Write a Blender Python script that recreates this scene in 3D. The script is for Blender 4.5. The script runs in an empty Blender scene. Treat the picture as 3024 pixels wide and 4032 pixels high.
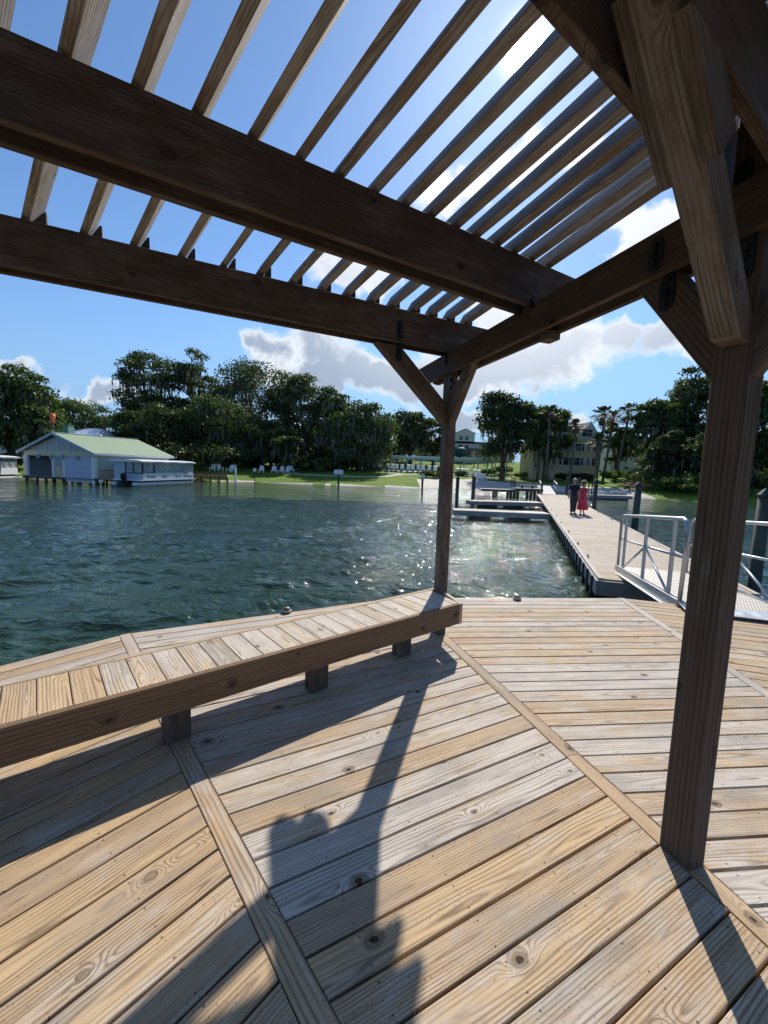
import bpy, bmesh, math, random
import numpy as np
from mathutils import Vector, Matrix
R = math.radians
random.seed(7)
rng = np.random.default_rng(11)
scene = bpy.context.scene
COL = scene.collection

# ------------------------------------------------------------------ camera
CAM_H = 1.6248
PITCH, ROLL, FPX = R(5.9017), R(1.9463), 1653.83      # focal length in pixels of the 3024 x 4032 photograph
IW, IH = 3024.0, 4032.0
down = Vector((-math.sin(ROLL)*math.cos(PITCH), math.cos(ROLL)*math.cos(PITCH), math.sin(PITCH)))
fwv = Vector((0, 0, 1)) - down*down.z; fwv.normalize()
rtv = down.cross(fwv)
M3 = Matrix((rtv, fwv, -down))
camd = bpy.data.cameras.new('camera'); cam = bpy.data.objects.new('camera', camd); COL.objects.link(cam)
camd.sensor_fit = 'VERTICAL'; camd.sensor_height = 24; camd.lens = 24*FPX/IH
camd.clip_start = 0.02; camd.clip_end = 3000
cx_, cy_, cz_ = M3 @ Vector((1, 0, 0)), M3 @ Vector((0, -1, 0)), M3 @ Vector((0, 0, -1))
mw = Matrix((cx_, cy_, cz_)).transposed().to_4x4(); mw.translation = Vector((0, 0, CAM_H))
cam.matrix_world = mw
scene.camera = cam

# ------------------------------------------------------------------ sun and sky
SUN_AZ, SUN_EL = R(75.0), R(41.3)
sd = Vector((math.cos(SUN_AZ)*math.cos(SUN_EL), math.sin(SUN_AZ)*math.cos(SUN_EL), math.sin(SUN_EL)))
sl = bpy.data.lights.new('sun', 'SUN'); sl.energy = 5.0; sl.angle = R(0.53); sl.color = (1.0, 0.955, 0.88)
so = bpy.data.objects.new('sun', sl); COL.objects.link(so)
so.rotation_euler = sd.to_track_quat('Z', 'Y').to_euler()
world = bpy.data.worlds.new('World'); scene.world = world; world.use_nodes = True
scene.view_settings.view_transform = 'Standard'; scene.view_settings.look = 'None'
scene.view_settings.exposure = 0.22; scene.view_settings.gamma = 1.0

def rayd(px, py):                                       # direction seen at a point of the photograph
    return (M3 @ Vector(((px-IW/2)/FPX, (py-IH/2)/FPX, 1)))
def onz(px, py, z):                                     # the point of a level plane seen there
    d = rayd(px, py); t = (z-CAM_H)/d.z; return Vector((d.x*t, d.y*t, z))
def atY(px, py, Y):                                     # the point at forward distance Y seen there
    d = rayd(px, py); t = Y/d.y; return Vector((d.x*t, Y, CAM_H+d.z*t))

class NT:
    def __init__(s, tree): s.t = tree; s.n = tree.nodes; s.l = tree.links
    def node(s, typ, **kw):
        n = s.n.new(typ)
        for k, v in kw.items():
            if k == 'inp':
                for a, b in v.items(): s.put(n.inputs[a], b)
            else: setattr(n, k, v)
        return n
    def put(s, sock, v):
        if isinstance(v, bpy.types.NodeSocket): s.l.new(v, sock)
        elif v is not None: sock.default_value = v
    def m(s, op, a, b=None, c=None, clamp=False):
        n = s.n.new('ShaderNodeMath'); n.operation = op; n.use_clamp = clamp
        for i, v in enumerate((a, b, c)):
            if v is not None: s.put(n.inputs[i], v)
        return n.outputs[0]
    def vm(s, op, a, b=None, sc=None):
        n = s.n.new('ShaderNodeVectorMath'); n.operation = op
        s.put(n.inputs[0], a)
        if b is not None: s.put(n.inputs[1], b)
        if sc is not None: s.put(n.inputs['Scale'], sc)
        return n.outputs['Value'] if op in ('LENGTH', 'DISTANCE', 'DOT_PRODUCT') else n.outputs[0]
    def comb(s, x, y, z):
        n = s.n.new('ShaderNodeCombineXYZ')
        for i, v in enumerate((x, y, z)): s.put(n.inputs[i], v)
        return n.outputs[0]
    def noise(s, vec, scale, detail=3, rough=.55, col=False):
        n = s.node('ShaderNodeTexNoise', inp={'Vector': vec, 'Scale': scale, 'Detail': detail, 'Roughness': rough})
        return n.outputs['Color' if col else 'Fac']
    def vor(s, vec, scale, out='Distance', rand=1.0):
        n = s.node('ShaderNodeTexVoronoi', inp={'Vector': vec, 'Scale': scale, 'Randomness': rand})
        return n.outputs[out]
    def ss(s, v, a, b, lo=0., hi=1.):
        n = s.node('ShaderNodeMapRange', interpolation_type='SMOOTHSTEP', inp={0: v, 1: a, 2: b, 3: lo, 4: hi})
        return n.outputs[0]
    def lin(s, v, a, b, lo=0., hi=1.):
        n = s.node('ShaderNodeMapRange', inp={0: v, 1: a, 2: b, 3: lo, 4: hi}); return n.outputs[0]
    def mix(s, f, a, b, mode='MIX'):
        n = s.node('ShaderNodeMix', data_type='RGBA', blend_type=mode)
        s.put(n.inputs[0], f)
        for i, v in ((6, a), (7, b)):
            if isinstance(v, tuple) and len(v) == 3: v = (*v, 1)
            s.put(n.inputs[i], v)
        return n.outputs[2]

# clear-blue sky with broken cumulus, placed by direction
W = NT(world.node_tree); W.n.clear()
sky = W.node('ShaderNodeTexSky', sky_type='NISHITA', sun_disc=False, sun_elevation=SUN_EL, sun_rotation=R(90)-SUN_AZ,
             air_density=1.0, dust_density=0.25, ozone_density=2.2, altitude=0)
tc = W.node('ShaderNodeTexCoord').outputs['Generated']
blobs = [  # photograph x, y (1659-wide view), half width, half height
 (1090,792,112,50),(1240,752,90,56),(1335,722,44,40),(985,835,60,48),
 (590,768,76,38),(690,742,84,54),(800,795,110,56),(895,800,60,70),(655,810,120,40),
 (1012,915,30,24),(1245,890,48,22),(22,788,56,30),(240,856,56,24),
 (1385,480,80,62),(1330,560,40,34),(1130,350,90,52),(985,415,90,46),(1240,300,60,40),
 (745,590,95,42),(1075,690,70,44),(1475,712,62,50),(1505,765,40,20),(1600,620,90,80)]
wn = W.noise(tc, 5.5, 5, .62, col=True)
off = W.vm('SCALE', W.vm('SUBTRACT', wn, (.5, .5, .5)), sc=.17)
warp = W.vm('ADD', tc, off)
acc = None
for bx_, by_, rx_, ry_ in blobs:
    dv = rayd(bx_*1.8228, by_*1.8228); L = dv.length; dv = dv.normalized()
    hx = Vector((dv.y, -dv.x, 0)).normalized(); vx = hx.cross(dv)
    # stretch by rotating the direction into (right, away, up) of this cloud
    rel = W.vm('SUBTRACT', warp, tuple(dv))
    a1 = W.vm('DOT_PRODUCT', rel, tuple(hx/(rx_*1.8228/FPX/L))); a2 = W.vm('DOT_PRODUCT', rel, tuple(vx/(ry_*1.8228/FPX/L))); a3 = W.vm('DOT_PRODUCT', rel, tuple(dv*5))
    v = W.m('SUBTRACT', 1.0, W.vm('LENGTH', W.comb(a1, a2, a3)))
    acc = v if acc is None else W.m('SMOOTH_MAX', acc, v, .3)
vb = W.node('ShaderNodeTexVoronoi', feature='F1', normalize=True, inp={'Vector': W.vm('ADD', tc, W.vm('SCALE', W.vm('SUBTRACT', wn, (.5, .5, .5)), sc=.06)), 'Scale': 15., 'Detail': 3., 'Roughness': .6, 'Randomness': 1.}).outputs['Distance']
fine = W.m('ADD', W.m('MULTIPLY', W.noise(tc, 13.0, 6, .66), .5), W.m('MULTIPLY', W.m('SUBTRACT', 1., W.m('MULTIPLY', vb, 1.1)), .5))
big = W.noise(warp, 7.0, 3, .5)
dens = W.m('ADD', W.m('ADD', acc, W.m('MULTIPLY', W.m('SUBTRACT', fine, .5), 2.2)), W.m('MULTIPLY', W.m('SUBTRACT', big, .5), 2.4))
a_ = W.ss(dens, -.02, .52)
thick = W.ss(W.m('ADD', dens, W.m('MULTIPLY', W.m('SUBTRACT', W.noise(tc, 9., 4, .55), .5), 1.4)), .12, .8)
sunv = W.vm('DOT_PRODUCT', tc, tuple(sd))
near = W.ss(sunv, .80, .98)
cc = W.mix(thick, (12.2, 12.5, 12.9), (4.9, 5.9, 7.4))
cc = W.mix(near, cc, (13, 13.2, 13.6))
el_ = W.node('ShaderNodeSeparateXYZ', inp={0: tc}).outputs[2]
lowmix = W.ss(el_, .34, .0)
skyc = W.mix(1.0, sky.outputs[0], (1.25, 1.56, 1.84), 'MULTIPLY')
skyc = W.mix(W.m('MULTIPLY', lowmix, .85), skyc, (3.3, 5.5, 8.9))
glow = W.m('ADD', W.m('MULTIPLY', W.m('POWER', W.m('MAXIMUM', sunv, 0), 90), 1.1), W.m('MULTIPLY', W.m('POWER', W.m('MAXIMUM', sunv, 0), 3500), 45.0))
glow = W.m('ADD', glow, W.m('MULTIPLY', W.ss(sunv, .9995, .9999), 120.0))
col = W.mix(W.m('MULTIPLY', a_, .93), skyc, cc)
gcol = W.node('ShaderNodeCombineColor', inp={0: glow, 1: W.m('MULTIPLY', glow, .97), 2: W.m('MULTIPLY', glow, .93)}).outputs[0]
col = W.mix(1.0, col, gcol, 'ADD')
world.cycles.sampling_method = 'MANUAL'; world.cycles.sample_map_resolution = 256
bg = W.node('ShaderNodeBackground', inp={'Color': col, 'Strength': 0.070})
W.l.new(bg.outputs[0], W.node('ShaderNodeOutputWorld').inputs[0])

# ------------------------------------------------------------------ materials
def newmat(name):
    m = bpy.data.materials.new(name); m.use_nodes = True; t = NT(m.node_tree); t.n.clear()
    p = t.node('ShaderNodeBsdfPrincipled'); o = t.node('ShaderNodeOutputMaterial'); t.l.new(p.outputs[0], o.inputs[0])
    return m, t, p
def plain(name, c, rough=.6, metal=0., var=.18, scale=6., spec=.4, bump=0.):
    m, t, p = newmat(name); tcn = t.node('ShaderNodeTexCoord').outputs['Object']
    n = t.noise(tcn, scale, 5, .65)
    f = t.lin(n, .3, .7, 1-var, 1+var)
    t.put(p.inputs['Base Color'], t.mix(1., (*c, 1), t.node('ShaderNodeCombineColor', inp={0: f, 1: f, 2: f}).outputs[0], 'MULTIPLY'))
    t.put(p.inputs['Roughness'], t.lin(n, .3, .7, max(rough-.1, .02), min(rough+.1, 1))); p.inputs['Metallic'].default_value = metal
    p.inputs['Specular IOR Level'].default_value = spec
    if bump: t.put(p.inputs['Normal'], t.node('ShaderNodeBump', inp={'Strength': bump, 'Distance': .02, 'Height': n}).outputs[0])
    return m
def wood(name, tan1, tan2, late, grey, wxs=1.0, rough=.75, bump=.5, spec=.25, specks=1.0, knotc=(.05, .025, .012)):
    """sawn board: UV u = metres along, v = metres across; attributes pr (random per board) and wx (weathering)"""
    m, t, p = newmat(name)
    uv = t.node('ShaderNodeSeparateXYZ', inp={0: t.node('ShaderNodeUVMap').outputs[0]}).outputs
    pr = t.node('ShaderNodeAttribute', attribute_name='pr').outputs['Fac']; wx = t.node('ShaderNodeAttribute', attribute_name='wx').outputs['Fac']
    pr2 = t.m('FRACT', t.m('MULTIPLY', pr, 13.7)); pr3 = t.m('FRACT', t.m('MULTIPLY', pr, 37.3)); po = t.m('MULTIPLY', pr, 91.)
    u = t.m('ADD', uv[0], t.m('MULTIPLY', pr, 57.)); v = uv[1]
    # knots: true distance to scattered points of the board's face
    kv = t.comb(t.m('MULTIPLY', u, 1.45), t.m('ADD', t.m('MULTIPLY', v, 3.6), po), 0.)
    vn = t.node('ShaderNodeTexVoronoi', voronoi_dimensions='2D', inp={'Vector': kv, 'Scale': 1., 'Randomness': 1.})
    dd = t.node('ShaderNodeSeparateXYZ', inp={0: t.vm('SUBTRACT', vn.outputs['Position'], kv)}).outputs
    kid = t.node('ShaderNodeSeparateXYZ', inp={0: vn.outputs['Color']}).outputs
    wob = t.m('MULTIPLY', t.m('SUBTRACT', t.noise(t.comb(t.m('MULTIPLY', u, 40.), t.m('MULTIPLY', v, 60.), po), 1., 2), .5), .014)
    kx, ky = t.m('DIVIDE', dd[0], 1.45), t.m('DIVIDE', dd[1], 3.6)
    kd = t.m('ADD', t.m('SQRT', t.m('ADD', t.m('POWER', t.m('MULTIPLY', kx, .72), 2.), t.m('POWER', ky, 2.))), wob)
    kd2 = t.m('SQRT', t.m('ADD', t.m('POWER', t.m('MULTIPLY', kx, .42), 2.), t.m('POWER', ky, 2.)))
    kon = t.m('GREATER_THAN', kid[0], .22); krad = t.lin(kid[1], 0, 1, .006, .019)
    kin = t.m('MULTIPLY', kon, t.ss(t.m('DIVIDE', kd, krad), 1.15, .85)); krim = t.m('MULTIPLY', kon, t.m('MULTIPLY', t.ss(t.m('DIVIDE', kd, krad), 1.9, 1.15), t.ss(t.m('DIVIDE', kd, krad), .8, 1.1)))
    kring = t.m('MULTIPLY', kon, t.m('POWER', t.ss(kd2, .055, .0), 1.6)); kdark = t.m('MULTIPLY', t.m('MULTIPLY', kon, t.m('GREATER_THAN', kid[2], .35)), t.ss(t.m('DIVIDE', kd, krad), .80, .5))
    dv = t.m('SUBTRACT', v, t.m('MULTIPLY', t.m('SUBTRACT', pr2, .5), .12))
    slow = t.noise(t.comb(t.m('MULTIPLY', u, .9), t.m('MULTIPLY', v, 3.), po), 1., 2)
    med = t.noise(t.comb(t.m('MULTIPLY', u, 3.5), t.m('MULTIPLY', v, 22.), po), 1., 3)
    dz = t.m('MULTIPLY', t.m('SUBTRACT', slow, t.m('ADD', .25, t.m('MULTIPLY', pr3, .2))), .13)
    r = t.m('SQRT', t.m('ADD', t.m('POWER', dv, 2.), t.m('POWER', dz, 2.)))
    r = t.m('ADD', r, t.m('ADD', t.m('MULTIPLY', kring, .052), t.m('MULTIPLY', med, .012)))
    ph = t.m('MULTIPLY', t.m('POWER', r, .85), t.lin(pr2, 0, 1, 290., 560.))
    rings = t.m('POWER', t.m('ADD', t.m('MULTIPLY', t.m('SINE', ph), .5), .5), 2.4)
    ramp_ = t.ss(t.noise(t.comb(t.m('MULTIPLY', u, 1.8), t.m('MULTIPLY', v, 14.), po), 1., 3), .3, .62)
    fib = t.noise(t.comb(t.m('MULTIPLY', u, 5.), t.m('MULTIPLY', v, 420.), po), 1., 3, .6)
    fib2 = t.noise(t.comb(t.m('MULTIPLY', u, 1.6), t.m('MULTIPLY', v, 60.), po), 1., 4, .6)
    blot = t.noise(t.comb(t.m('MULTIPLY', u, 2.6), t.m('MULTIPLY', v, 7.), po), 1., 5, .62)
    base = t.mix(t.m('ADD', t.m('MULTIPLY', pr3, .7), t.m('MULTIPLY', t.m('SUBTRACT', blot, .5), .9), clamp=True), tan1, tan2)
    blot2 = t.noise(t.comb(t.m('MULTIPLY', u, 7.), t.m('MULTIPLY', v, 24.), t.m('ADD', po, 3.)), 1., 4, .65)
    w = t.ss(t.m('ADD', t.m('MULTIPLY', wx, wxs), t.m('ADD', t.m('MULTIPLY', t.m('SUBTRACT', blot, .5), 1.5), t.m('MULTIPLY', t.m('SUBTRACT', blot2, .5), .9))), .2, .9)
    base = t.mix(w, base, grey)
    base = t.mix(t.m('MULTIPLY', t.m('MULTIPLY', rings, t.lin(ramp_, 0, 1, .30, 1.)), t.lin(w, 0, 1, .74, .62)), base, late)
    base = t.mix(t.m('MULTIPLY', t.ss(fib, .5, .78), .40), base, late)
    base = t.mix(t.m('MULTIPLY', t.ss(fib2, .5, .72), .42), base, late)
    dirt = t.noise(t.comb(t.m('MULTIPLY', u, 1.1), t.m('MULTIPLY', v, 2.5), po), 1., 6, .7)
    base = t.mix(t.m('MULTIPLY', t.ss(dirt, .47, .70), .62), base, tuple(c*.45 for c in grey))
    base = t.mix(t.m('MULTIPLY', kin, .75), base, tuple(c*.42 for c in tan1)); base = t.mix(t.m('MULTIPLY', krim, .6), base, tuple(c*.5 for c in late)); base = t.mix(kdark, base, knotc)
    crk = t.noise(t.comb(t.m('MULTIPLY', u, 1.3), t.m('MULTIPLY', v, 190.), po), 1., 2, .5)
    base = t.mix(t.m('MULTIPLY', t.ss(crk, .70, .76), .75), base, tuple(c*.35 for c in late))
    if specks:
        sp_ = t.node('ShaderNodeTexVoronoi', voronoi_dimensions='2D', inp={'Vector': t.comb(t.m('MULTIPLY', u, 26.), t.m('ADD', t.m('MULTIPLY', v, 40.), po), 0.), 'Scale': 1., 'Randomness': 1.}).outputs['Distance']
        sel = t.ss(t.noise(t.comb(t.m('MULTIPLY', u, 2.2), t.m('MULTIPLY', v, 12.), po), 1., 2), .42, .6)
        base = t.mix(t.m('MULTIPLY', t.m('MULTIPLY', t.ss(sp_, .10, .05), sel), .75*specks), base, (.045, .025, .022))
        # screw heads by pairs over each joist
        um = t.m('ABSOLUTE', t.m('SUBTRACT', t.m('FRACT', t.m('DIVIDE', uv[0], .406)), .5)); vm_ = t.m('SUBTRACT', t.m('ABSOLUTE', v), .046)
        sc_ = t.m('SQRT', t.m('ADD', t.m('POWER', t.m('MULTIPLY', um, .406), 2.), t.m('POWER', vm_, 2.)))
        base = t.mix(t.m('MULTIPLY', t.ss(sc_, .0052, .0030), .8), base, (.03, .022, .02))
    t.put(p.inputs['Base Color'], base)
    t.put(p.inputs['Roughness'], t.lin(fib2, .3, .7, rough-.1, rough+.12)); p.inputs['Specular IOR Level'].default_value = spec
    h = t.m('ADD', t.m('MULTIPLY', rings, -.5), t.m('ADD', t.m('MULTIPLY', fib, .6), t.m('MULTIPLY', kdark, -2.)))
    t.put(p.inputs['Normal'], t.node('ShaderNodeBump', inp={'Strength': bump, 'Distance': .0016, 'Height': h}).outputs[0])
    return m

M = {}
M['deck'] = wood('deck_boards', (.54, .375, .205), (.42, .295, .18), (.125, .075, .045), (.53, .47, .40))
M['bench'] = wood('bench_boards', (.57, .41, .235), (.47, .325, .185), (.17, .10, .055), (.56, .495, .415))
M['front'] = wood('shaded_bench_front', (.255, .15, .075), (.20, .115, .06), (.085, .045, .025), (.28, .22, .16), wxs=.5, specks=0)  # brown board, its colour also darkened for the shade on this face
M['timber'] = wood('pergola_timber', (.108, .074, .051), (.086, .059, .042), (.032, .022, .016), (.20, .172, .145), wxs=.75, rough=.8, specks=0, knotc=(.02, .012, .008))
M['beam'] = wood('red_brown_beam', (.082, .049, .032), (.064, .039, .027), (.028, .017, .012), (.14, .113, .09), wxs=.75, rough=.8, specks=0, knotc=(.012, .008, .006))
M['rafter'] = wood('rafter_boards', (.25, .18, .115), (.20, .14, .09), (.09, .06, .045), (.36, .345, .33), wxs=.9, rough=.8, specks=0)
M['dock'] = wood('dock_boards', (.50, .40, .28), (.45, .34, .22), (.24, .165, .105), (.54, .48, .41), bump=.3)
M['strap'] = plain('black_strap_iron', (.018, .02, .022), .45, .3)
M['galv'] = plain('galvanised_bolt', (.45, .45, .45), .4, .8)
M['dark'] = plain('dark_timber', (.05, .04, .03), .9)
M['fascia'] = plain('grey_dock_fascia', (.23, .235, .235), .7, 0, .25, 3)
M['pile'] = plain('treated_piling', (.062, .066, .052), .85, 0, .4, 5, bump=.6)
M['alu'] = plain('brushed_aluminium', (.46, .47, .48), .42, .7, .1, 9)
M['float'] = plain('black_float', (.02, .02, .022), .5)
M['white'] = plain('white_paint', (.74, .75, .75), .5, 0, .06)
M['white2'] = plain('white_plastic', (.86, .87, .88), .4, 0, .05)
M['cream'] = plain('cream_siding', (.62, .55, .36), .7, 0, .1)
M['yellow'] = plain('yellow_stucco', (.60, .50, .29), .8, 0, .1)
M['pale'] = plain('pale_stucco', (.62, .60, .5), .8, 0, .08)
M['greyblue'] = plain('blue_grey_boarding', (.34, .40, .47), .6, 0, .08)
M['glass'] = plain('dark_window', (.03, .04, .045), .12, 0, .3, 2, spec=.8)
M['shade'] = plain('dark_interior', (.012, .012, .016), .8)
M['roofgrey'] = plain('grey_shingles', (.16, .155, .15), .9, 0, .25, 12)
M['roofwhite'] = plain('white_metal_roof', (.72, .75, .78), .4, 0, .06)
M['dkgreen'] = plain('dark_green_canvas', (.02, .07, .06), .6)
M['teal'] = plain('teal_trim', (.22, .42, .40), .6)
M['navy'] = plain('navy_canvas', (.02, .03, .09), .7)
M['black'] = plain('black_rubber', (.012, .012, .013), .6)
M['red'] = plain('red_hull', (.55, .06, .08), .35)
M['orange'] = plain('orange_windsock', (.85, .16, .07), .7)
M['rail_fence'] = plain('dark_metal_fence', (.03, .035, .03), .6)
M['concrete'] = plain('pale_concrete_path', (.58, .55, .49), .9, 0, .15)
M['sand'] = plain('beach_sand', (.56, .50, .42), .95, 0, .22, 1.2)
M['bark'] = plain('oak_bark', (.07, .058, .045), .95, 0, .35, 2.5)
M['palmbark'] = plain('palm_bark', (.16, .135, .105), .95, 0, .35, 3)
M['skin'] = plain('skin', (.46, .27, .19), .6, 0, .05)
M['hairwhite'] = plain('white_hair', (.6, .58, .53), .8)
M['hairdark'] = plain('dark_hair', (.03, .018, .012), .6)
M['shirt'] = plain('navy_shirt', (.012, .013, .035), .85)
M['trouser'] = plain('dark_trousers', (.045, .042, .035), .9)
M['straw'] = plain('straw_hat', (.55, .42, .24), .8)

def slat_mat(name, c, c2, period, axis=2, duty=.12):
    m, t, p = newmat(name); o = t.node('ShaderNodeSeparateXYZ', inp={0: t.node('ShaderNodeTexCoord').outputs['Object']}).outputs
    f = t.m('FRACT', t.m('DIVIDE', o[axis], period)); n = t.noise(t.node('ShaderNodeTexCoord').outputs['Object'], 3., 4)
    g = t.m('LESS_THAN', f, duty)
    b = t.mix(t.m('MULTIPLY', n, .25), c, tuple(x*.7 for x in c))
    t.put(p.inputs['Base Color'], t.mix(g, b, c2)); p.inputs['Roughness'].default_value = .6
    t.put(p.inputs['Normal'], t.node('ShaderNodeBump', inp={'Strength': .5, 'Distance': .02, 'Height': f}).outputs[0])
    return m
M['siding'] = slat_mat('shaded_white_siding', (.47, .53, .60), (.26, .31, .38), .19)  # white boards turned from the sun; their bluish shade is put into the colour
M['cream_lap'] = slat_mat('cream_lap_siding', (.62, .56, .38), (.36, .33, .22), .17)
M['garage'] = slat_mat('shaded_white_garage_door', (.46, .53, .65), (.32, .38, .48), .48, 2, .05)  # white door, with the same bluish shade mixed into its colour
def green_roof():
    m, t, p = newmat('green_metal_roof'); uv = t.node('ShaderNodeSeparateXYZ', inp={0: t.node('ShaderNodeUVMap').outputs[0]}).outputs
    f = t.m('FRACT', t.m('DIVIDE', uv[0], .3)); r_ = t.ss(t.m('ABSOLUTE', t.m('SUBTRACT', f, .5)), .5, .36)
    n = t.noise(t.comb(t.m('MULTIPLY', uv[0], .6), t.m('MULTIPLY', uv[1], .25), 0), 1., 6)
    n2 = t.noise(t.comb(t.m('MULTIPLY', uv[0], 6), t.m('MULTIPLY', uv[1], .6), 0), 1., 4)
    c = t.mix(n, (.21, .30, .15), (.34, .41, .25)); c = t.mix(t.m('MULTIPLY', t.ss(n2, .45, .7), .4), c, (.33, .30, .16))
    t.put(p.inputs['Base Color'], c); p.inputs['Roughness'].default_value = .5
    t.put(p.inputs['Normal'], t.node('ShaderNodeBump', inp={'Strength': .8, 'Distance': .03, 'Height': r_}).outputs[0]); return m
M['groof'] = green_roof()
def grass_mat():
    m, t, p = newmat('mown_grass'); o = t.node('ShaderNodeTexCoord').outputs['Object']
    n = t.noise(o, .35, 6, .6); n2 = t.noise(o, 6., 4, .7)
    c = t.mix(t.ss(n, .35, .65), (.115, .20, .022), (.20, .27, .04)); c = t.mix(t.m('MULTIPLY', n2, .5), c, (.05, .09, .015))
    t.put(p.inputs['Base Color'], c); p.inputs['Roughness'].default_value = .9; p.inputs['Specular IOR Level'].default_value = .1
    t.put(p.inputs['Normal'], t.node('ShaderNodeBump', inp={'Strength': .8, 'Distance': .1, 'Height': n2}).outputs[0]); return m
M['grass'] = grass_mat()
def leaf_mat(name, c1, c2, trans=.35):
    m, t, p = newmat(name); pr = t.node('ShaderNodeAttribute', attribute_name='pr').outputs['Fac']
    col_ = t.mix(pr, c1, c2)
    p.inputs['Roughness'].default_value = .55; p.inputs['Specular IOR Level'].default_value = .25
    t.put(p.inputs['Base Color'], col_)
    tr = t.node('ShaderNodeBsdfTranslucent', inp={'Color': t.mix(1., col_, (1.1, 1.25, .5), 'MULTIPLY')})
    mx = t.node('ShaderNodeMixShader', inp={0: trans, 1: p.outputs[0], 2: tr.outputs[0]})
    t.l.new(mx.outputs[0], [n for n in t.n if n.type == 'OUTPUT_MATERIAL'][0].inputs[0]); return m
M['leaf_oak'] = leaf_mat('oak_leaves', (.032, .050, .020), (.080, .105, .036))
M['leaf_mid'] = leaf_mat('green_leaves', (.045, .075, .022), (.10, .135, .04))
M['leaf_bright'] = leaf_mat('bright_leaves', (.09, .15, .03), (.16, .22, .05))
M['leaf_palm'] = leaf_mat('palm_fronds', (.045, .06, .03), (.085, .10, .05), .2)
M['leaf_dry'] = leaf_mat('dry_fronds', (.12, .085, .05), (.18, .13, .08), .2)
M['moss'] = leaf_mat('spanish_moss', (.12, .125, .10), (.25, .24, .19), .3)
M['flower'] = leaf_mat('pink_flowers', (.35, .08, .1), (.45, .2, .2), .2)
def dress_mat():
    m, t, p = newmat('red_floral_dress'); o = t.node('ShaderNodeTexCoord').outputs['Object']
    v = t.vor(o, 14.); c = t.mix(t.ss(v, .3, .45), (.75, .25, .3), (.68, .02, .07))
    t.put(p.inputs['Base Color'], c); p.inputs['Roughness'].default_value = .8
    tr = t.node('ShaderNodeBsdfTranslucent', inp={'Color': c}); mx = t.node('ShaderNodeMixShader', inp={0: .3, 1: p.outputs[0], 2: tr.outputs[0]})
    t.l.new(mx.outputs[0], [n for n in t.n if n.type == 'OUTPUT_MATERIAL'][0].inputs[0]); return m
M['dress'] = dress_mat()
def tread_mat():
    m, t, p = newmat('perforated_aluminium'); uv = t.node('ShaderNodeSeparateXYZ', inp={0: t.node('ShaderNodeUVMap').outputs[0]}).outputs
    a = t.m('DIVIDE', uv[1], .035); row = t.m('FLOOR', t.m('DIVIDE', uv[0], .045)); a = t.m('ADD', a, t.m('MULTIPLY', row, .5))
    fa = t.m('ABSOLUTE', t.m('SUBTRACT', t.m('FRACT', a), .5)); fb = t.m('ABSOLUTE', t.m('SUBTRACT', t.m('FRACT', t.m('DIVIDE', uv[0], .045)), .5))
    hole = t.m('MULTIPLY', t.ss(fa, .24, .18), t.ss(fb, .36, .28))
    seam = t.m('LESS_THAN', t.m('FRACT', t.m('DIVIDE', uv[0], .27)), .12)
    hole = t.m('MULTIPLY', hole, t.m('SUBTRACT', 1., seam))
    n = t.noise(t.comb(uv[0], uv[1], 0), 5., 5)
    t.put(p.inputs['Base Color'], t.mix(hole, t.mix(n, (.40, .36, .32), (.52, .47, .42)), (.06, .055, .05)))
    p.inputs['Metallic'].default_value = .35; p.inputs['Roughness'].default_value = .55
    t.put(p.inputs['Normal'], t.node('ShaderNodeBump', inp={'Strength': .6, 'Distance': .004, 'Height': t.m('MULTIPLY', hole, -1.)}).outputs[0]); return m
M['tread'] = tread_mat()
def screen_mat():      # clear vinyl window curtains of the boat
    m, t, p = newmat('clear_vinyl'); n = t.noise(t.node('ShaderNodeTexCoord').outputs['Object'], 2.5, 5)
    tr = t.node('ShaderNodeBsdfTransparent'); p.inputs['Base Color'].default_value = (.5, .55, .56, 1); p.inputs['Roughness'].default_value = .15
    mx = t.node('ShaderNodeMixShader', inp={0: t.lin(n, .3, .7, .25, .6), 1: tr.outputs[0], 2: p.outputs[0]})
    t.l.new(mx.outputs[0], [q for q in t.n if q.type == 'OUTPUT_MATERIAL'][0].inputs[0]); return m
M['vinyl'] = screen_mat()
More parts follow.
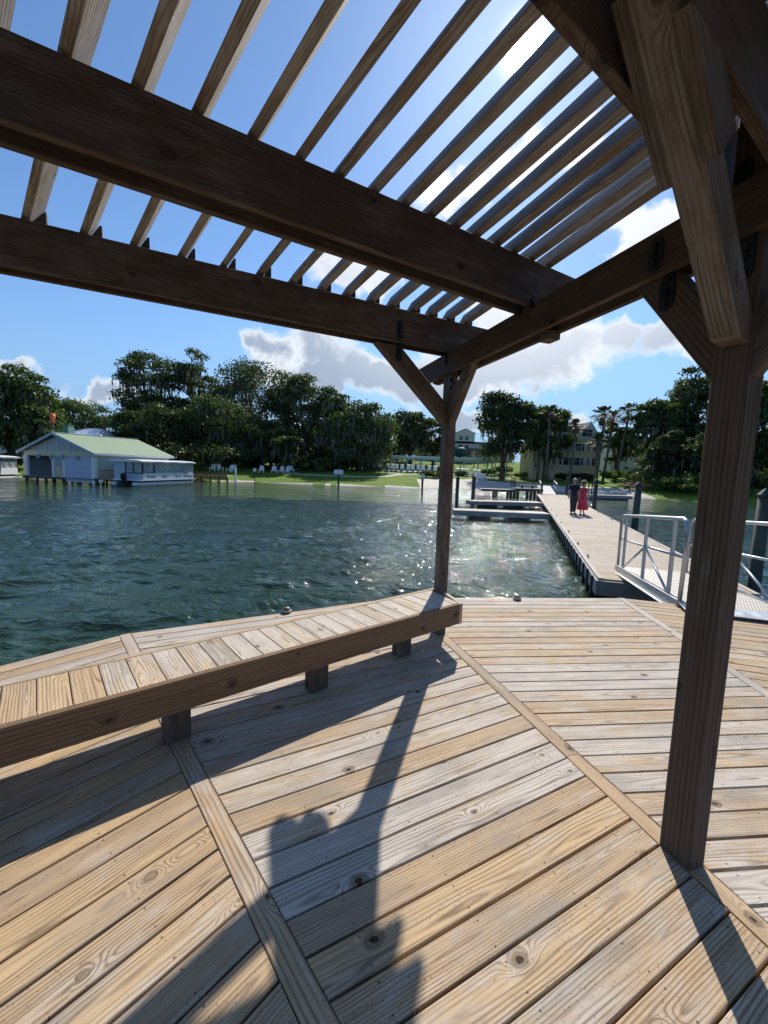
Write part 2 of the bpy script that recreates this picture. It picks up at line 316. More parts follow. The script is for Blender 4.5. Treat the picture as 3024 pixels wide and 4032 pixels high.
def water_mat():
    m, t, p = newmat('lake_water'); o = t.node('ShaderNodeTexCoord').outputs['Object']
    dst = t.noise(o, .5, 2); ow = t.vm('ADD', o, t.vm('SCALE', t.noise(o, .6, 2, col=True), sc=.9))
    w1 = t.noise(t.vm('MULTIPLY', ow, (.42, .95, 1)), .95, 2, .5)
    w2 = t.noise(t.vm('MULTIPLY', ow, (.5, 1.1, 1)), 2.6, 2, .5); w2 = t.m('SUBTRACT', 1., t.m('POWER', t.m('ABSOLUTE', t.m('SUBTRACT', t.m('MULTIPLY', w2, 2.), 1.)), .8))
    w3 = t.noise(t.vm('MULTIPLY', ow, (.6, 1.1, 1)), 7.5, 3, .6); w4 = t.noise(o, 26., 2, .5)
    gust = t.lin(t.noise(t.vm('MULTIPLY', o, (.5, 1, 1)), .09, 3), .35, .65, .7, 1.25)
    h = t.m('ADD', t.m('MULTIPLY', w2, .05), t.m('ADD', t.m('MULTIPLY', w3, .060), t.m('MULTIPLY', w4, .003)))
    far = t.ss(t.vm('LENGTH', t.vm('MULTIPLY', o, (1, 1, 0))), 16., 38.)
    h = t.m('ADD', h, t.m('MULTIPLY', far, t.m('MULTIPLY', w1, .55)))
    h = t.m('MULTIPLY', h, gust)
    g = t.noise(o, .12, 4); c = t.mix(t.ss(g, .35, .65), (.015, .033, .015), (.026, .048, .024))
    t.put(p.inputs['Base Color'], c); t.put(p.inputs['Roughness'], t.ss(t.vm('LENGTH', t.vm('MULTIPLY', o, (1, 1, 0))), 20., 55., .03, .09)); p.inputs['IOR'].default_value = 1.40; p.inputs['Specular Tint'].default_value = (.86, .98, .88, 1)
    p.inputs['Specular IOR Level'].default_value = .5
    t.put(p.inputs['Normal'], t.node('ShaderNodeBump', inp={'Strength': 1., 'Distance': 1.0, 'Height': h}).outputs[0]); return m
M['water'] = water_mat()

# ------------------------------------------------------------------ object helpers
def tag(o, label=None, cat=None, group=None, kind=None):
    for k, v in (('label', label), ('category', cat), ('group', group), ('kind', kind)):
        if v: o[k] = v
    return o
def empty(name, loc, label, cat, group=None, rz=0.):
    o = bpy.data.objects.new(name, None); COL.objects.link(o); o.location = loc; o.rotation_euler = (0, 0, rz)
    o.empty_display_size = .2; return tag(o, label, cat, group)
def copy_tree(o, parent=None):
    c = o.copy(); COL.objects.link(c); c.parent = parent
    for ch in list(o.children): copy_tree(ch, c)
    return c
class MB:
    """collects shapes, then links them as one mesh object"""
    def __init__(s): s.v = []; s.f = []; s.uv = []; s.pr = []; s.wx = []; s.mi = []
    def add(s, vs, fs, uvs=None, pr=None, wx=.5, mi=0):
        b = len(s.v); s.v += [tuple(q) for q in vs]; pr = random.random() if pr is None else pr
        for i, f in enumerate(fs):
            s.f.append(tuple(b+k for k in f)); s.uv.append(uvs[i] if uvs else [(0, 0)]*len(f)); s.pr.append(pr); s.wx.append(wx); s.mi.append(mi)
        return s
    def timber(s, p0, p1, w, h, up=(0, 0, 1), ch=.003, pr=None, wx=.5, cut0=None, cut1=None, mi=0):
        """bar from p0 to p1 (its centre line), w across, h along up; cut0/cut1 = normals of skewed ends"""
        p0, p1, up = Vector(p0), Vector(p1), Vector(up); a = (p1-p0); L = a.length; a.normalize()
        sd_ = a.cross(up).normalized(); u2 = sd_.cross(a).normalized(); hw, hh = w/2, h/2
        c = min(ch, hw*.45, hh*.45)
        prof = [(-hw+c, -hh), (hw-c, -hh), (hw, -hh+c), (hw, hh-c), (hw-c, hh), (-hw+c, hh), (-hw, hh-c), (-hw, -hh+c)]
        vs = []
        for P, cut in ((p0, cut0), (p1, cut1)):
            for x, y in prof:
                q = P+sd_*x+u2*y
                if cut is not None:
                    n = Vector(cut); q = q+a*(((P-q).dot(n))/a.dot(n))
                vs.append(q)
        fs = []; uvs = []; per = 0.
        # v coordinate centred on each face so that ring pattern reads as on a sawn board
        cen = {0: (0, w), 2: (1, h), 4: (2, w), 6: (3, h)}
        for i in range(8):
            j = (i+1) % 8; fs.append((i, j, j+8, i+8))
            def vv(k):
                x, y = prof[k]
                return {0: x, 1: x, 2: y+.3, 3: y+.3, 4: x+.6, 5: x+.6, 6: y+.9, 7: y+.9}[i]
            uvs.append([((vs[k]-p0).dot(a), vv(k % 8)) for k in (i, j, j+8, i+8)])
        fs.append(tuple(range(7, -1, -1))); uvs.append([(prof[k][0]*.2, prof[k][1]) for k in range(7, -1, -1)])
        fs.append(tuple(range(8, 16))); uvs.append([(prof[k][0]*.2, prof[k][1]) for k in range(8)])
        return s.add(vs, fs, uvs, pr, wx, mi)
    def box(s, c, d, rz=0., mi=0, rot=None):
        c = Vector(c); mt = rot if rot is not None else Matrix.Rotation(rz, 3, 'Z'); hx, hy, hz = d[0]/2, d[1]/2, d[2]/2
        vs = [c+mt @ Vector((x*hx, y*hy, z_*hz)) for z_ in (-1, 1) for x, y in ((-1, -1), (1, -1), (1, 1), (-1, 1))]
        fs = [(3, 2, 1, 0), (4, 5, 6, 7), (0, 1, 5, 4), (1, 2, 6, 5), (2, 3, 7, 6), (3, 0, 4, 7)]
        uvs = [[(0, 0), (d[0], 0), (d[0], d[1]), (0, d[1])]]*2+[[(0, 0), (d[0], 0), (d[0], d[2]), (0, d[2])], [(0, 0), (d[1], 0), (d[1], d[2]), (0, d[2])]]*2
        return s.add(vs, fs, uvs, mi=mi)
    def prism(s, poly, z0, z1, mi=0, inset=0.):
        n = len(poly); vs = [(x, y, z0) for x, y in poly]+[(x, y, z1) for x, y in poly]
        fs = [tuple(range(n-1, -1, -1)), tuple(range(n, 2*n))]+[(i, (i+1) % n, (i+1) % n+n, i+n) for i in range(n)]
        return s.add(vs, fs, None, mi=mi)
    def tube(s, pts, rad, n=8, mi=0, cap=True):
        pts = [Vector(q) for q in pts]; rad = rad if hasattr(rad, '__len__') else [rad]*len(pts); vs = []; uvs = []; fs = []
        ref = Vector((0, 0, 1)) if abs((pts[-1]-pts[0]).normalized().z) < .8 else Vector((1, 0, 0))
        for i, q in enumerate(pts):
            a = (pts[min(i+1, len(pts)-1)]-pts[max(i-1, 0)]).normalized(); x = a.cross(ref).normalized(); y = a.cross(x)
            for k in range(n):
                th_ = 2*math.pi*k/n; vs.append(q+(x*math.cos(th_)+y*math.sin(th_))*rad[i])
        L = 0
        for i in range(len(pts)-1):
            L2 = L+(pts[i+1]-pts[i]).length
            for k in range(n):
                k2 = (k+1) % n; fs.append((i*n+k, i*n+k2, (i+1)*n+k2, (i+1)*n+k)); uvs.append([(L, k/n), (L, (k+1)/n), (L2, (k+1)/n), (L2, k/n)])
            L = L2
        if cap:
            fs += [tuple(range(n-1, -1, -1)), tuple(range((len(pts)-1)*n, len(pts)*n))]; uvs += [[(0, 0)]*n]*2
        return s.add(vs, fs, uvs, mi=mi)
    def lathe(s, c, prof, n=20, mi=0):
        c = Vector(c); vs = []
        for r_, z_ in prof:
            for k in range(n): vs.append(c+Vector((r_*math.cos(2*math.pi*k/n), r_*math.sin(2*math.pi*k/n), z_)))
        fs = [(i*n+k, i*n+(k+1) % n, (i+1)*n+(k+1) % n, (i+1)*n+k) for i in range(len(prof)-1) for k in range(n)]
        fs += [tuple(range(n-1, -1, -1)), tuple(range((len(prof)-1)*n, len(prof)*n))]
        return s.add(vs, fs, None, mi=mi)
    def loft(s, rings, mi=0):       # rings: list of (centre, rx, ry, rz)
        n = 14; vs = []
        for c, rx, ry in rings:
            for k in range(n): vs.append(Vector(c)+Vector((rx*math.cos(2*math.pi*k/n), ry*math.sin(2*math.pi*k/n), 0)))
        fs = [(i*n+k, i*n+(k+1) % n, (i+1)*n+(k+1) % n, (i+1)*n+k) for i in range(len(rings)-1) for k in range(n)]
        fs += [tuple(range(n-1, -1, -1)), tuple(range((len(rings)-1)*n, len(rings)*n))]
        return s.add(vs, fs, None, mi=mi)
    def build(s, name, mat, parent=None, smooth=False, loc=None):
        """vertices are given in world space unless loc is None and parent is at the origin"""
        me = bpy.data.meshes.new(name)
        off = Vector(loc) if loc is not None else Vector((0, 0, 0))
        me.from_pydata([tuple(Vector(q)-off) for q in s.v], [], s.f); me.update()
        uvl = me.uv_layers.new(name='UVMap'); flat = [c for f in s.uv for q in f for c in q]
        uvl.data.foreach_set('uv', flat)
        for nm, arr in (('pr', s.pr), ('wx', s.wx)):
            at = me.attributes.new(nm, 'FLOAT', 'FACE'); at.data.foreach_set('value', arr)
        for mm in (mat if isinstance(mat, (list, tuple)) else [mat]): me.materials.append(mm)
        me.polygons.foreach_set('material_index', s.mi)
        if smooth: me.polygons.foreach_set('use_smooth', [True]*len(me.polygons))
        o = bpy.data.objects.new(name, me); COL.objects.link(o); o.location = off
        if parent is not None:
            o.parent = parent; o.location = off-Vector(parent.location) if loc is not None else (0, 0, 0)
            if loc is None:
                pass
        return o
def part(mb, name, mat, parent, smooth=False):
    """mb is in world space; the parent is an unrotated Empty: shift the mesh into its frame"""
    me_off = Vector(parent.location)
    mb.v = [tuple(Vector(q)-me_off) for q in mb.v]
    return mb.build(name, mat, parent, smooth)
def lpart(mb, name, mat, parent, smooth=False):   # mb already in the parent's local frame
    return mb.build(name, mat, parent, smooth)
# ------------------------------------------------------------------ layout constants (metres; x right, y away, z up, deck top at 0)
O = Vector((2.5079, -2.1233)); TH = R(107.123); DL = R(22.5); SP = .1429; BW = .0889
def U(a): return Vector((math.cos(a), math.sin(a)))
def NN(a): return Vector((-math.sin(a), math.cos(a)))
def V3(p, z): return Vector((p[0], p[1], z))
WZ = -.78                      # water level

# ------------------------------------------------------------------ the deck: sixteen-sided, boards laid in rings between radial strips
deck = MB()
for k in range(-4, 5):
    phi = TH+DL/2+k*DL; n = U(phi); tdir = NN(phi)
    off0 = 1.9603 if k == 0 else (2.096 if k == -1 else 1.9603+.03*((k*7) % 3))
    nmax = round((7.53-off0)/SP); off0 = 7.53-nmax*SP if k not in (0, -1) else off0
    i0 = -int((off0-.5)/SP)
    for i in range(i0, nmax):
        d0 = off0+i*SP+.0035; d1 = off0+(i+1)*SP-.0035
        def ext(d): return d*math.tan(DL/2)-BW/2/math.cos(DL/2)-.004
        if ext(d0) < .05: continue
        dz = random.uniform(-.0015, .0015); wx = min(1, max(0, random.gauss(.5, .3)+(.18 if k <= -1 else .05)))
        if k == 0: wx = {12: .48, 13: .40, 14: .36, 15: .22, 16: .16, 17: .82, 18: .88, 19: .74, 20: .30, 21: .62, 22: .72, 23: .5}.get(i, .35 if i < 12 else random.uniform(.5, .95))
        if k == -1: wx = random.choice((.3, .42, .5, .6, .7, .8, .9))
        if k <= -2: wx = random.choice((.12, .25, .3, .4, .5))
        if k >= 1 and i < 32: wx = .14+.38*random.random()
        c = .003; e0, e1 = ext(d0), ext(d1); P = []
        for (d, e) in ((d0, -e0), (d0, e0), (d1, e1), (d1, -e1)): P.append(O+n*d+tdir*e)
        mid = (d0+d1)/2; vs = []; sh = 0
        jit = random.uniform(0, .0025)
        for zz, ins in ((-.035, 0), (-c, 0), (0, c)):
            for (d, e) in ((d0+ins+jit, -e0+ins), (d0+ins+jit, e0-ins), (d1-ins-jit, e1-ins), (d1-ins-jit, -e1+ins)):
                q = O+n*d+tdir*e; vs.append((q.x, q.y, zz+dz))
        fs = [(8, 9, 10, 11)]+[(a+s, (a+1) % 4+s, (a+1) % 4+4+s, a+4+s) for s in (0, 4) for a in range(4)]
        def uvp(j):
            q = Vector(vs[j][:2])-O; return (q.dot(tdir), q.dot(n)-mid)
        uvs = [[uvp(j) for j in f] for f in fs]
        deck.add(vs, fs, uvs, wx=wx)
    a = TH+k*DL
    L0 = .45; Rm = 7.53/math.cos(DL/2)-.004
    segs = [(L0, 3.42), (3.424, 6.05), (6.054, Rm)] if k == 1 else ([(L0, 4.62), (4.624, Rm)] if k == 0 else [(L0, 4.1), (4.104, Rm)])
    for s0, s1 in segs:
        wx = {1: .42, 0: .22, -1: 1.25}.get(k, .5)
        deck.timber(V3(O+U(a)*s0, -.0165), V3(O+U(a)*s1, -.0165), BW, .035, wx=wx)
    # rim joist and joists under the boards
for k in range(-4, 5):
    phi = TH+DL/2+k*DL
    A_, B_ = O+U(TH+k*DL)*(7.49/math.cos(DL/2)), O+U(TH+(k+1)*DL)*(7.49/math.cos(DL/2))
    deck.timber(V3(A_, -.165), V3(B_, -.165), .04, .24, wx=.8)
    for d in (1.2, 2.4, 3.6, 4.8, 6.0, 7.1):
        A_, B_ = O+U(TH+k*DL)*(d/math.cos(DL/2)), O+U(TH+(k+1)*DL)*(d/math.cos(DL/2))
        deck.timber(V3(A_, -.17), V3(B_, -.17), .05, .24, wx=.3)
deck.prism([tuple(O+U(TH+k*DL)*(7.35/math.cos(DL/2))) for k in range(-4, 6)]+[tuple(O)], -.50, -.46)
dk = deck.build('deck', M['deck']); tag(dk, 'sunlit wooden deck of weathered boards between radial strips', None, None, 'structure')
del dk['label']
# posts under the deck
for i, k in enumerate((-1, 0, 1, 2)):
    q = O+U(TH+k*DL)*7.15
    b = MB().tube([V3(q, -3.), V3(q, -.5)], .14, 12)
    o = b.build('deck_piling', M['pile'], loc=V3(q, -3.)); tag(o, ['round timber piling under the deck rim nearest the gangway', 'round timber piling under the deck rim behind the right end of the bench', 'round timber piling under the deck rim behind the middle of the bench', 'round timber piling under the deck rim left of the bench'][i], 'piling', 'pilings under the deck rim')

# ------------------------------------------------------------------ bench, square to the strip that passes under it
AA = TH+DL; ua, na = U(AA), NN(AA)
bench = empty('bench', V3(O+ua*5.9, 0), 'long low wooden bench with slatted top along the edge of the deck', 'bench')
def BP(off, lat, z): q = O+ua*off+na*lat; return Vector((q.x, q.y, z))
FO, BO, HB = 5.62, 6.12, .43       # front and back faces along the strip
def latB(off): return -off*math.tan(DL)        # where strip B crosses
def latB2(off): return off*math.tan(DL)
cutR = (*NN(TH), 0); cutL = (*NN(TH+2*DL), 0)
seat = MB(); lat = 2.60; i = 0
sw = .1355
x0 = -2.42
while x0 < 2.44:
    x1 = x0+.1345
    # slats run across; the ones near the right and left ends are trimmed along the skew end
    def clip(off, x): return max(min(x, latB2(off)-.003), latB(off)+.003)
    f0, f1, b0, b1 = clip(FO+.045, x0), clip(FO+.045, x1), clip(BO-.045, x0), clip(BO-.045, x1)
    if f1-f0 > .01 or b1-b0 > .01:
        vs = []
        for zz, ins in ((HB-.035, 0), (HB-.003, 0), (HB, .0025)):
            for off, xx in ((FO+.042+ins, f0+ins), (FO+.042+ins, f1-ins), (BO-.042-ins, b1-ins), (BO-.042-ins, b0+ins)):
                vs.append(BP(off, xx, zz))
        fs = [(11, 10, 9, 8)]+[(a+4+s, (a+1) % 4+4+s, (a+1) % 4+s, a+s) for s in (0, 4) for a in range(4)]
        xm = (x0+x1)/2
        uvs = [[((Vector(vs[j][:2])-O).dot(ua), (Vector(vs[j][:2])-O).dot(na)-xm) for j in f] for f in fs]
        seat.add(vs, fs, uvs, wx=(.75 if xm < .4 else .12)+random.uniform(-.2, .25))
    x0 += .1385
seat = part(seat, 'seat', M['bench'], bench)
def bo(off, w, h, name, zc, wx, mat='bench'):
    l0, l1 = latB(off)+.002, latB2(off)
    b = MB().timber(BP(off, l0, zc), BP(off, l1, zc), w, h, wx=wx, cut0=cutR, cut1=cutL, pr=.37)
    return part(b, name, M[mat], bench)
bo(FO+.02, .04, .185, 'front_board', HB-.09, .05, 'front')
bo(BO-.02, .04, .185, 'back_board', HB-.09, .30)
b = MB().timber(BP(FO+.002, latB(FO)-.018, HB-.092), BP(BO, latB(BO)-.018, HB-.092), .036, .187, wx=.5, cut0=(*ua, 0), cut1=(*ua, 0)); part(b, 'end_board', M['bench'], bench)
b = MB().timber(BP(FO+.002, latB2(FO)+.018, HB-.092), BP(BO, latB2(BO)+.018, HB-.092), .036, .187, wx=.5); part(b, 'end_board', M['bench'], bench)
for off, lt in ((5.79, 0.0), (5.79, -.95), (5.86, -1.85), (5.79, .95), (5.84, 1.85)):
    part(MB().timber(BP(off, lt, 0.001), BP(off, lt, HB-.036), .14, .10, up=(*ua, 0), wx=.6), 'leg', M['timber'], bench)

# ------------------------------------------------------------------ pergola
perg = empty('pergola', V3(O+U(TH)*6.51, 0), 'dark wooden pergola with radial rafters over the bench and deck', 'pergola')
P1 = O+U(TH)*6.51; P2 = O+U(TH)*3.967; rad3 = Vector((*U(TH), 0)); lat3 = Vector((*NN(TH), 0))
def PB(rad, lat, z): q = O+U(TH)*rad+NN(TH)*lat; return Vector((q.x, q.y, z))
def pm(mb, name, mat='timber'): return part(mb, name, M[mat], perg)
ZB0, ZB1 = 2.515, 2.703; ZF0, ZF1 = 2.707, 2.982
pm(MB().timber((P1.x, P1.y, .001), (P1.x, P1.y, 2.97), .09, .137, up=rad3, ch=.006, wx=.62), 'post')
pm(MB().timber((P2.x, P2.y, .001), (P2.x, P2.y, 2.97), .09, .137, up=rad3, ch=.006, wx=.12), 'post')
# third post beyond the left of the frame
P3d = TH+2*DL; P3 = O+U(P3d)*6.51; P4 = O+U(P3d)*3.967
for q in (P3, P4): pm(MB().timber((q.x, q.y, .001), (q.x, q.y, 2.97), .09, .137, up=(*U(P3d), 0), ch=.006, wx=.5), 'post')
# radial beam: a pair of planks; the far one runs out to a notched tail
zc = (ZB0+ZB1)/2; hb = ZB1-ZB0
prof = [(1.2, ZB0), (1.2, ZB1), (7.14, ZB1), (7.14, ZB1-.085), (7.06, ZB1-.11), (7.05, ZB0+.035), (6.95, ZB0)]; n_ = len(prof)
for l0_, l1_, w_ in ((.046, .084, .3), (-.080, -.044, .6)):
    vs = [PB(r_, l0_, z_) for r_, z_ in prof]+[PB(r_, l1_, z_) for r_, z_ in prof]
    fs = [tuple(range(n_)), tuple(range(2*n_-1, n_-1, -1))]+[(i, i+n_, (i+1) % n_+n_, (i+1) % n_) for i in range(n_)]
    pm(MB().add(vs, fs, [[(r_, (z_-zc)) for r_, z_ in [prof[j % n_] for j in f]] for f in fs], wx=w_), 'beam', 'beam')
A3, N3 = U(P3d), NN(P3d)
for lt in (.0515, -.0515):
    pm(MB().timber(V3(O+A3*1.2+N3*lt, zc), V3(O+A3*6.88+N3*lt, zc), .038, hb, wx=.4), 'beam')
# cross beams: pairs of deep planks laid over the radial beams
zf = (ZF0+ZF1)/2; hf = ZF1-ZF0
def cross(psi, off, gap, lat_r, lat_l, wx=.45):
    a = R(psi); n = U(a+math.pi/2); t_ = U(a); c = O+n*off
    for d in (0, gap):
        q0 = c+n*(d+.019)+t_*lat_r; q1 = c+n*(d+.019)-t_*lat_l
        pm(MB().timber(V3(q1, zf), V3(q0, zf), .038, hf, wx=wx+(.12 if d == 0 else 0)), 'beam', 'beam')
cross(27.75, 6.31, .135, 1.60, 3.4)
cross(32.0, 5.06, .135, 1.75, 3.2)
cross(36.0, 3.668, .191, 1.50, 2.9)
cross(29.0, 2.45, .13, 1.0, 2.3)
# radial slats, each leaning to the right on a wedge
AZ = [106.15, 107.9, 109.6, 111.25, 113.1, 114.85, 116.85, 118.75, 120.85, 123.0, 125.25, 127.6, 130.0, 132.25, 134.6, 137.0, 139.4, 141.9]
for i, az in enumerate(AZ):
    a = R(az); c27 = R(27.75+90); rr = 6.31/math.cos(a-c27); t3 = Vector((*(-NN(a)), 0)); L_ = R(31+(4 if az > 133 else 0)+random.uniform(-1.5, 1.5))
    upv = t3*math.sin(L_)+Vector((0, 0, math.cos(L_))); acr = t3*math.cos(L_)-Vector((0, 0, math.sin(L_)))
    o0 = V3(O, ZF1+.0205)+upv*.078+t3*.003
    pm(MB().timber(o0+Vector((*U(a)*2.3, 0)), o0+Vector((*U(a)*(rr+.22), 0)), .042, .156, up=upv, wx=.45+.3*random.random(), cut1=(*U(c27), 0)), 'rafter', 'rafter')
    q = V3(O+U(a)*(rr+.125), ZF1+.0005)+t3*.024; ru = Vector((*U(c27), 0))
    tri = [Vector((0, 0, 0)), t3*.088, t3*.088+Vector((0, 0, .132)), t3*.074+Vector((0, 0, .128))]
    vs = [q+p for p in tri]+[q+p+ru*.038 for p in tri]
    pm(MB().add(vs, [(0, 1, 2, 3), (7, 6, 5, 4), (0, 4, 5, 1), (1, 5, 6, 2), (2, 6, 7, 3), (3, 7, 4, 0)], wx=.3), 'wedge')
# braces
def brace(q0, z0, q1, z1, w=.088, h=.137, wx=.3, ec=None):
    pm(MB().timber(V3(q0, z0), V3(q1, z1), w, h, up=(0, 0, 1), ch=.006, wx=wx, cut0=ec), 'brace')
tF = U(R(208.2))
c0 = P1; cutP = (*tF, 0)
pm(MB().timber(V3(P1+tF*.05, 2.14), V3(P1+tF*.70, 2.69), .088, .15, ch=.006, wx=.35, cut0=cutP, cut1=(0, 0, 1)), 'brace')
pm(MB().timber(V3(P1-U(TH)*.065, 2.15), V3(P1-U(TH)*.44, 2.60), .064, .14, ch=.006, wx=.55, cut0=(*U(TH), 0), cut1=(0, 0, 1)), 'brace')
pm(MB().timber(V3(P2+U(TH)*.065, 2.13), V3(P2+U(TH)*.44, 2.60), .064, .16, ch=.006, wx=.1, cut0=(*U(TH), 0), cut1=(0, 0, 1)), 'brace')
pm(MB().timber(V3(P2-U(TH)*.065, 2.13), V3(P2-U(TH)*.46, 2.60), .064, .16, ch=.006, wx=.5, cut0=(*U(TH), 0), cut1=(0, 0, 1)), 'brace')
tG = U(R(216))
pm(MB().timber(V3(P2+tG*.065, 2.13), V3(P2+tG*.86, 2.79), .088, .15, ch=.006, wx=.8, cut0=(0, 0, 1), cut1=(0, 0, 1)), 'brace')
for s_ in (-1, 1): pm(MB().timber(V3(P2+tG*.57+U(TH)*.066*s_, 2.549), V3(P2+tG*.86+U(TH)*.066*s_, 2.79), .042, .15, ch=.006, wx=.6, cut1=(0, 0, 1)), 'brace')
pm(MB().timber(V3(P2-tG*.065, 2.13), V3(P2-tG*.80, 2.79), .075, .15, ch=.006, wx=.5, cut0=(0, 0, 1), cut1=(0, 0, 1)), 'brace')
# iron straps: rounded plates bolted over the joints
def strap(q, z0, z1, nrm, w=.06):
    nrm = Vector((*nrm, 0)).normalized(); sd_ = nrm.cross(Vector((0, 0, 1))); vs = []; prof = []
    r_ = w/2
    for k in range(7): t_ = math.pi*k/6; prof.append((r_*math.cos(t_), z1-r_+r_*math.sin(t_)))
    for k in range(7): t_ = math.pi+math.pi*k/6; prof.append((r_*math.cos(t_), z0+r_+r_*math.sin(t_)))
    n = len(prof); q = Vector((*q, 0))
    for d in (0, .007):
        for x, z_ in prof: vs.append(q+sd_*x+Vector((0, 0, z_))+nrm*d)
    fs = [tuple(range(n-1, -1, -1)), tuple(range(n, 2*n))]+[(i, (i+1) % n, (i+1) % n+n, i+n) for i in range(n)]
    b = MB().add(vs, fs)
    zs = [z0+.03, z0+.085, z1-.085, z1-.03]
    for z_ in zs: b.tube([q+Vector((0, 0, z_))+nrm*.006, q+Vector((0, 0, z_))+nrm*.02], .013, 6)
    pm(b, 'strap', 'strap')
nl = NN(TH)                                     # faces the camera side of the radial beam
strap(O+U(TH)*6.45+nl*.0855, 2.60, 2.69, nl, .05)
strap(O+U(TH)*6.40+nl*.0455, 2.36, 2.55, nl, .05)
strap(O+U(TH)*6.62+nl*(-.033), 2.53, 2.66, nl, .05)
strap(O+U(TH)*4.30+nl*.0845, 2.53, 2.67, nl, .07); strap(O+U(TH)*4.27+nl*.034, 2.36, 2.52, nl, .07)
c27 = R(27.75+90); nf = -U(c27)
for lt, z0, z1, dd in ((-.62, 2.73, 2.88, 0), (-.60, 2.56, 2.72, -.03)):
    q = O+U(c27)*(6.309+dd*0)+NN(c27)*(-1.23-lt*0)+0*nf
    q = P1+tF*(-lt)+U(c27)*0; q = q-U(c27)*((q-O).dot(U(c27))-6.309) if z1 > 2.73 else q-U(c27)*(.045)
    strap(q, z0, z1, nf, .055)
for k_, (rd, z0, z1) in enumerate(((3.99, 2.60, 2.80), (3.95, 2.36, 2.56))): strap(O+U(TH)*rd+nl*.0455, z0, z1, nl, .06)
q = P2+tF*.46; q = q-U(c27)*.045; strap(q, 2.50, 2.66, nf, .06)
# joist hangers under the second cross beam and the small block beneath the radial beam
for d_ in (0, .13): pm(MB().box(PB(5.18+d_*1.02, .089, 2.70), (.03, .012, .06), TH), 'hanger', 'strap')
pm(MB().box(PB(5.13, -.02, 2.495), (.10, .085, .05), TH), 'block')

# ------------------------------------------------------------------ two small round deck lights
def deck_light(px, py, label, r=.052):
    q = onz(px, py, 0); t = empty('deck_light', q, label, 'deck light', 'small round lights on the deck edge')
    lpart(MB().lathe((0, 0, 0), [(r, 0), (r, .022), (r*.93, .03), (r*.6, .033)]), 'base', M['dark2'], t, True)
    lpart(MB().lathe((0, 0, .030), [(r*.86, 0), (r*.84, .012), (r*.7, .026), (r*.4, .036), (.004, .039)]), 'dome', M['lamp'], t, True)
    lpart(MB().lathe((0, 0, .0225), [(r*1.02, 0), (r*1.03, .006), (r*1.01, .011)]), 'ring', M['alu'], t, True)
M['dark2'] = plain('olive_plastic', (.10, .09, .045), .5); M['lamp'] = plain('amber_lens', (.16, .12, .06), .25)
deck_light(1128, 2413, 'small round brass-coloured deck light on the boards behind the bench')
deck_light(2036, 2362, 'small round dark deck light on the deck edge right of the bench end')

# ------------------------------------------------------------------ floating dock
DA = R(72.0); ud, nd = U(DA), NN(DA)
def DP(al, lt, z): q = ud*al+nd*lt; return Vector((q.x, q.y, z))
dock = empty('floating_dock', DP(8.78, -2.7, WZ), 'long straight floating wooden dock running out to the beach', 'dock')
ZD = -.33; bt = MB(); al = 8.80; LT, RT = -1.52, -4.03
while al < 43.6:
    bt.timber(DP(al+.07, RT+.05, ZD-.016), DP(al+.07, LT-.05, ZD-.016+random.uniform(-.002, .002)), .134, .032, wx=random.uniform(.2, .85)); al += .1425
bt.timber(DP(8.79, LT-.025, ZD-.012), DP(43.6, LT-.025, ZD-.012), .09, .05, wx=.8); bt.timber(DP(8.79, RT+.025, ZD-.012), DP(43.6, RT+.025, ZD-.012), .09, .05, wx=.8)
part(bt, 'deck_boards', M['dock'], dock)
fa = MB()
for lt in (LT+.035, RT-.035): fa.timber(DP(8.72, lt, ZD-.17), DP(43.6, lt, ZD-.17), .05, .28)
fa.timber(DP(8.745, RT, ZD-.17), DP(8.745, LT, ZD-.17), .05, .28)
part(fa, 'side_boards', M['fascia'], dock)
fl = MB()
al = 9.4
while al < 43:
    fl.box(DP(al+.5, -2.775, WZ+.02), (1.0, 2.4, .30), DA); al += 1.75
part(fl, 'floats', M['float'], dock)
st = MB(); al = 9.1
while al < 43.5:
    st.box(DP(al, LT+.075, ZD-.22), (.10, .04, .42), DA); al += .62
part(st, 'side_strut', M['float'], dock)['kind'] = 'stuff'
for i, al in enumerate((11.0, 12.9, 15.5, 18.3, 21.0, 24.5, 28., 32., 36., 40.)):
    for lt in (LT-.1, RT+.1):
        c = DP(al, lt, ZD+.004); b = MB()
        for s_ in (-.05, .05): b.tube([c+Vector((*ud*s_, 0)), c+Vector((*ud*s_, .05))], .012, 6)
        b.tube([c+Vector((*ud*-.12, .05)), c+Vector((*ud*.12, .05))], .014, 6)
        part(b, 'cleat', M['rail_fence'], dock)
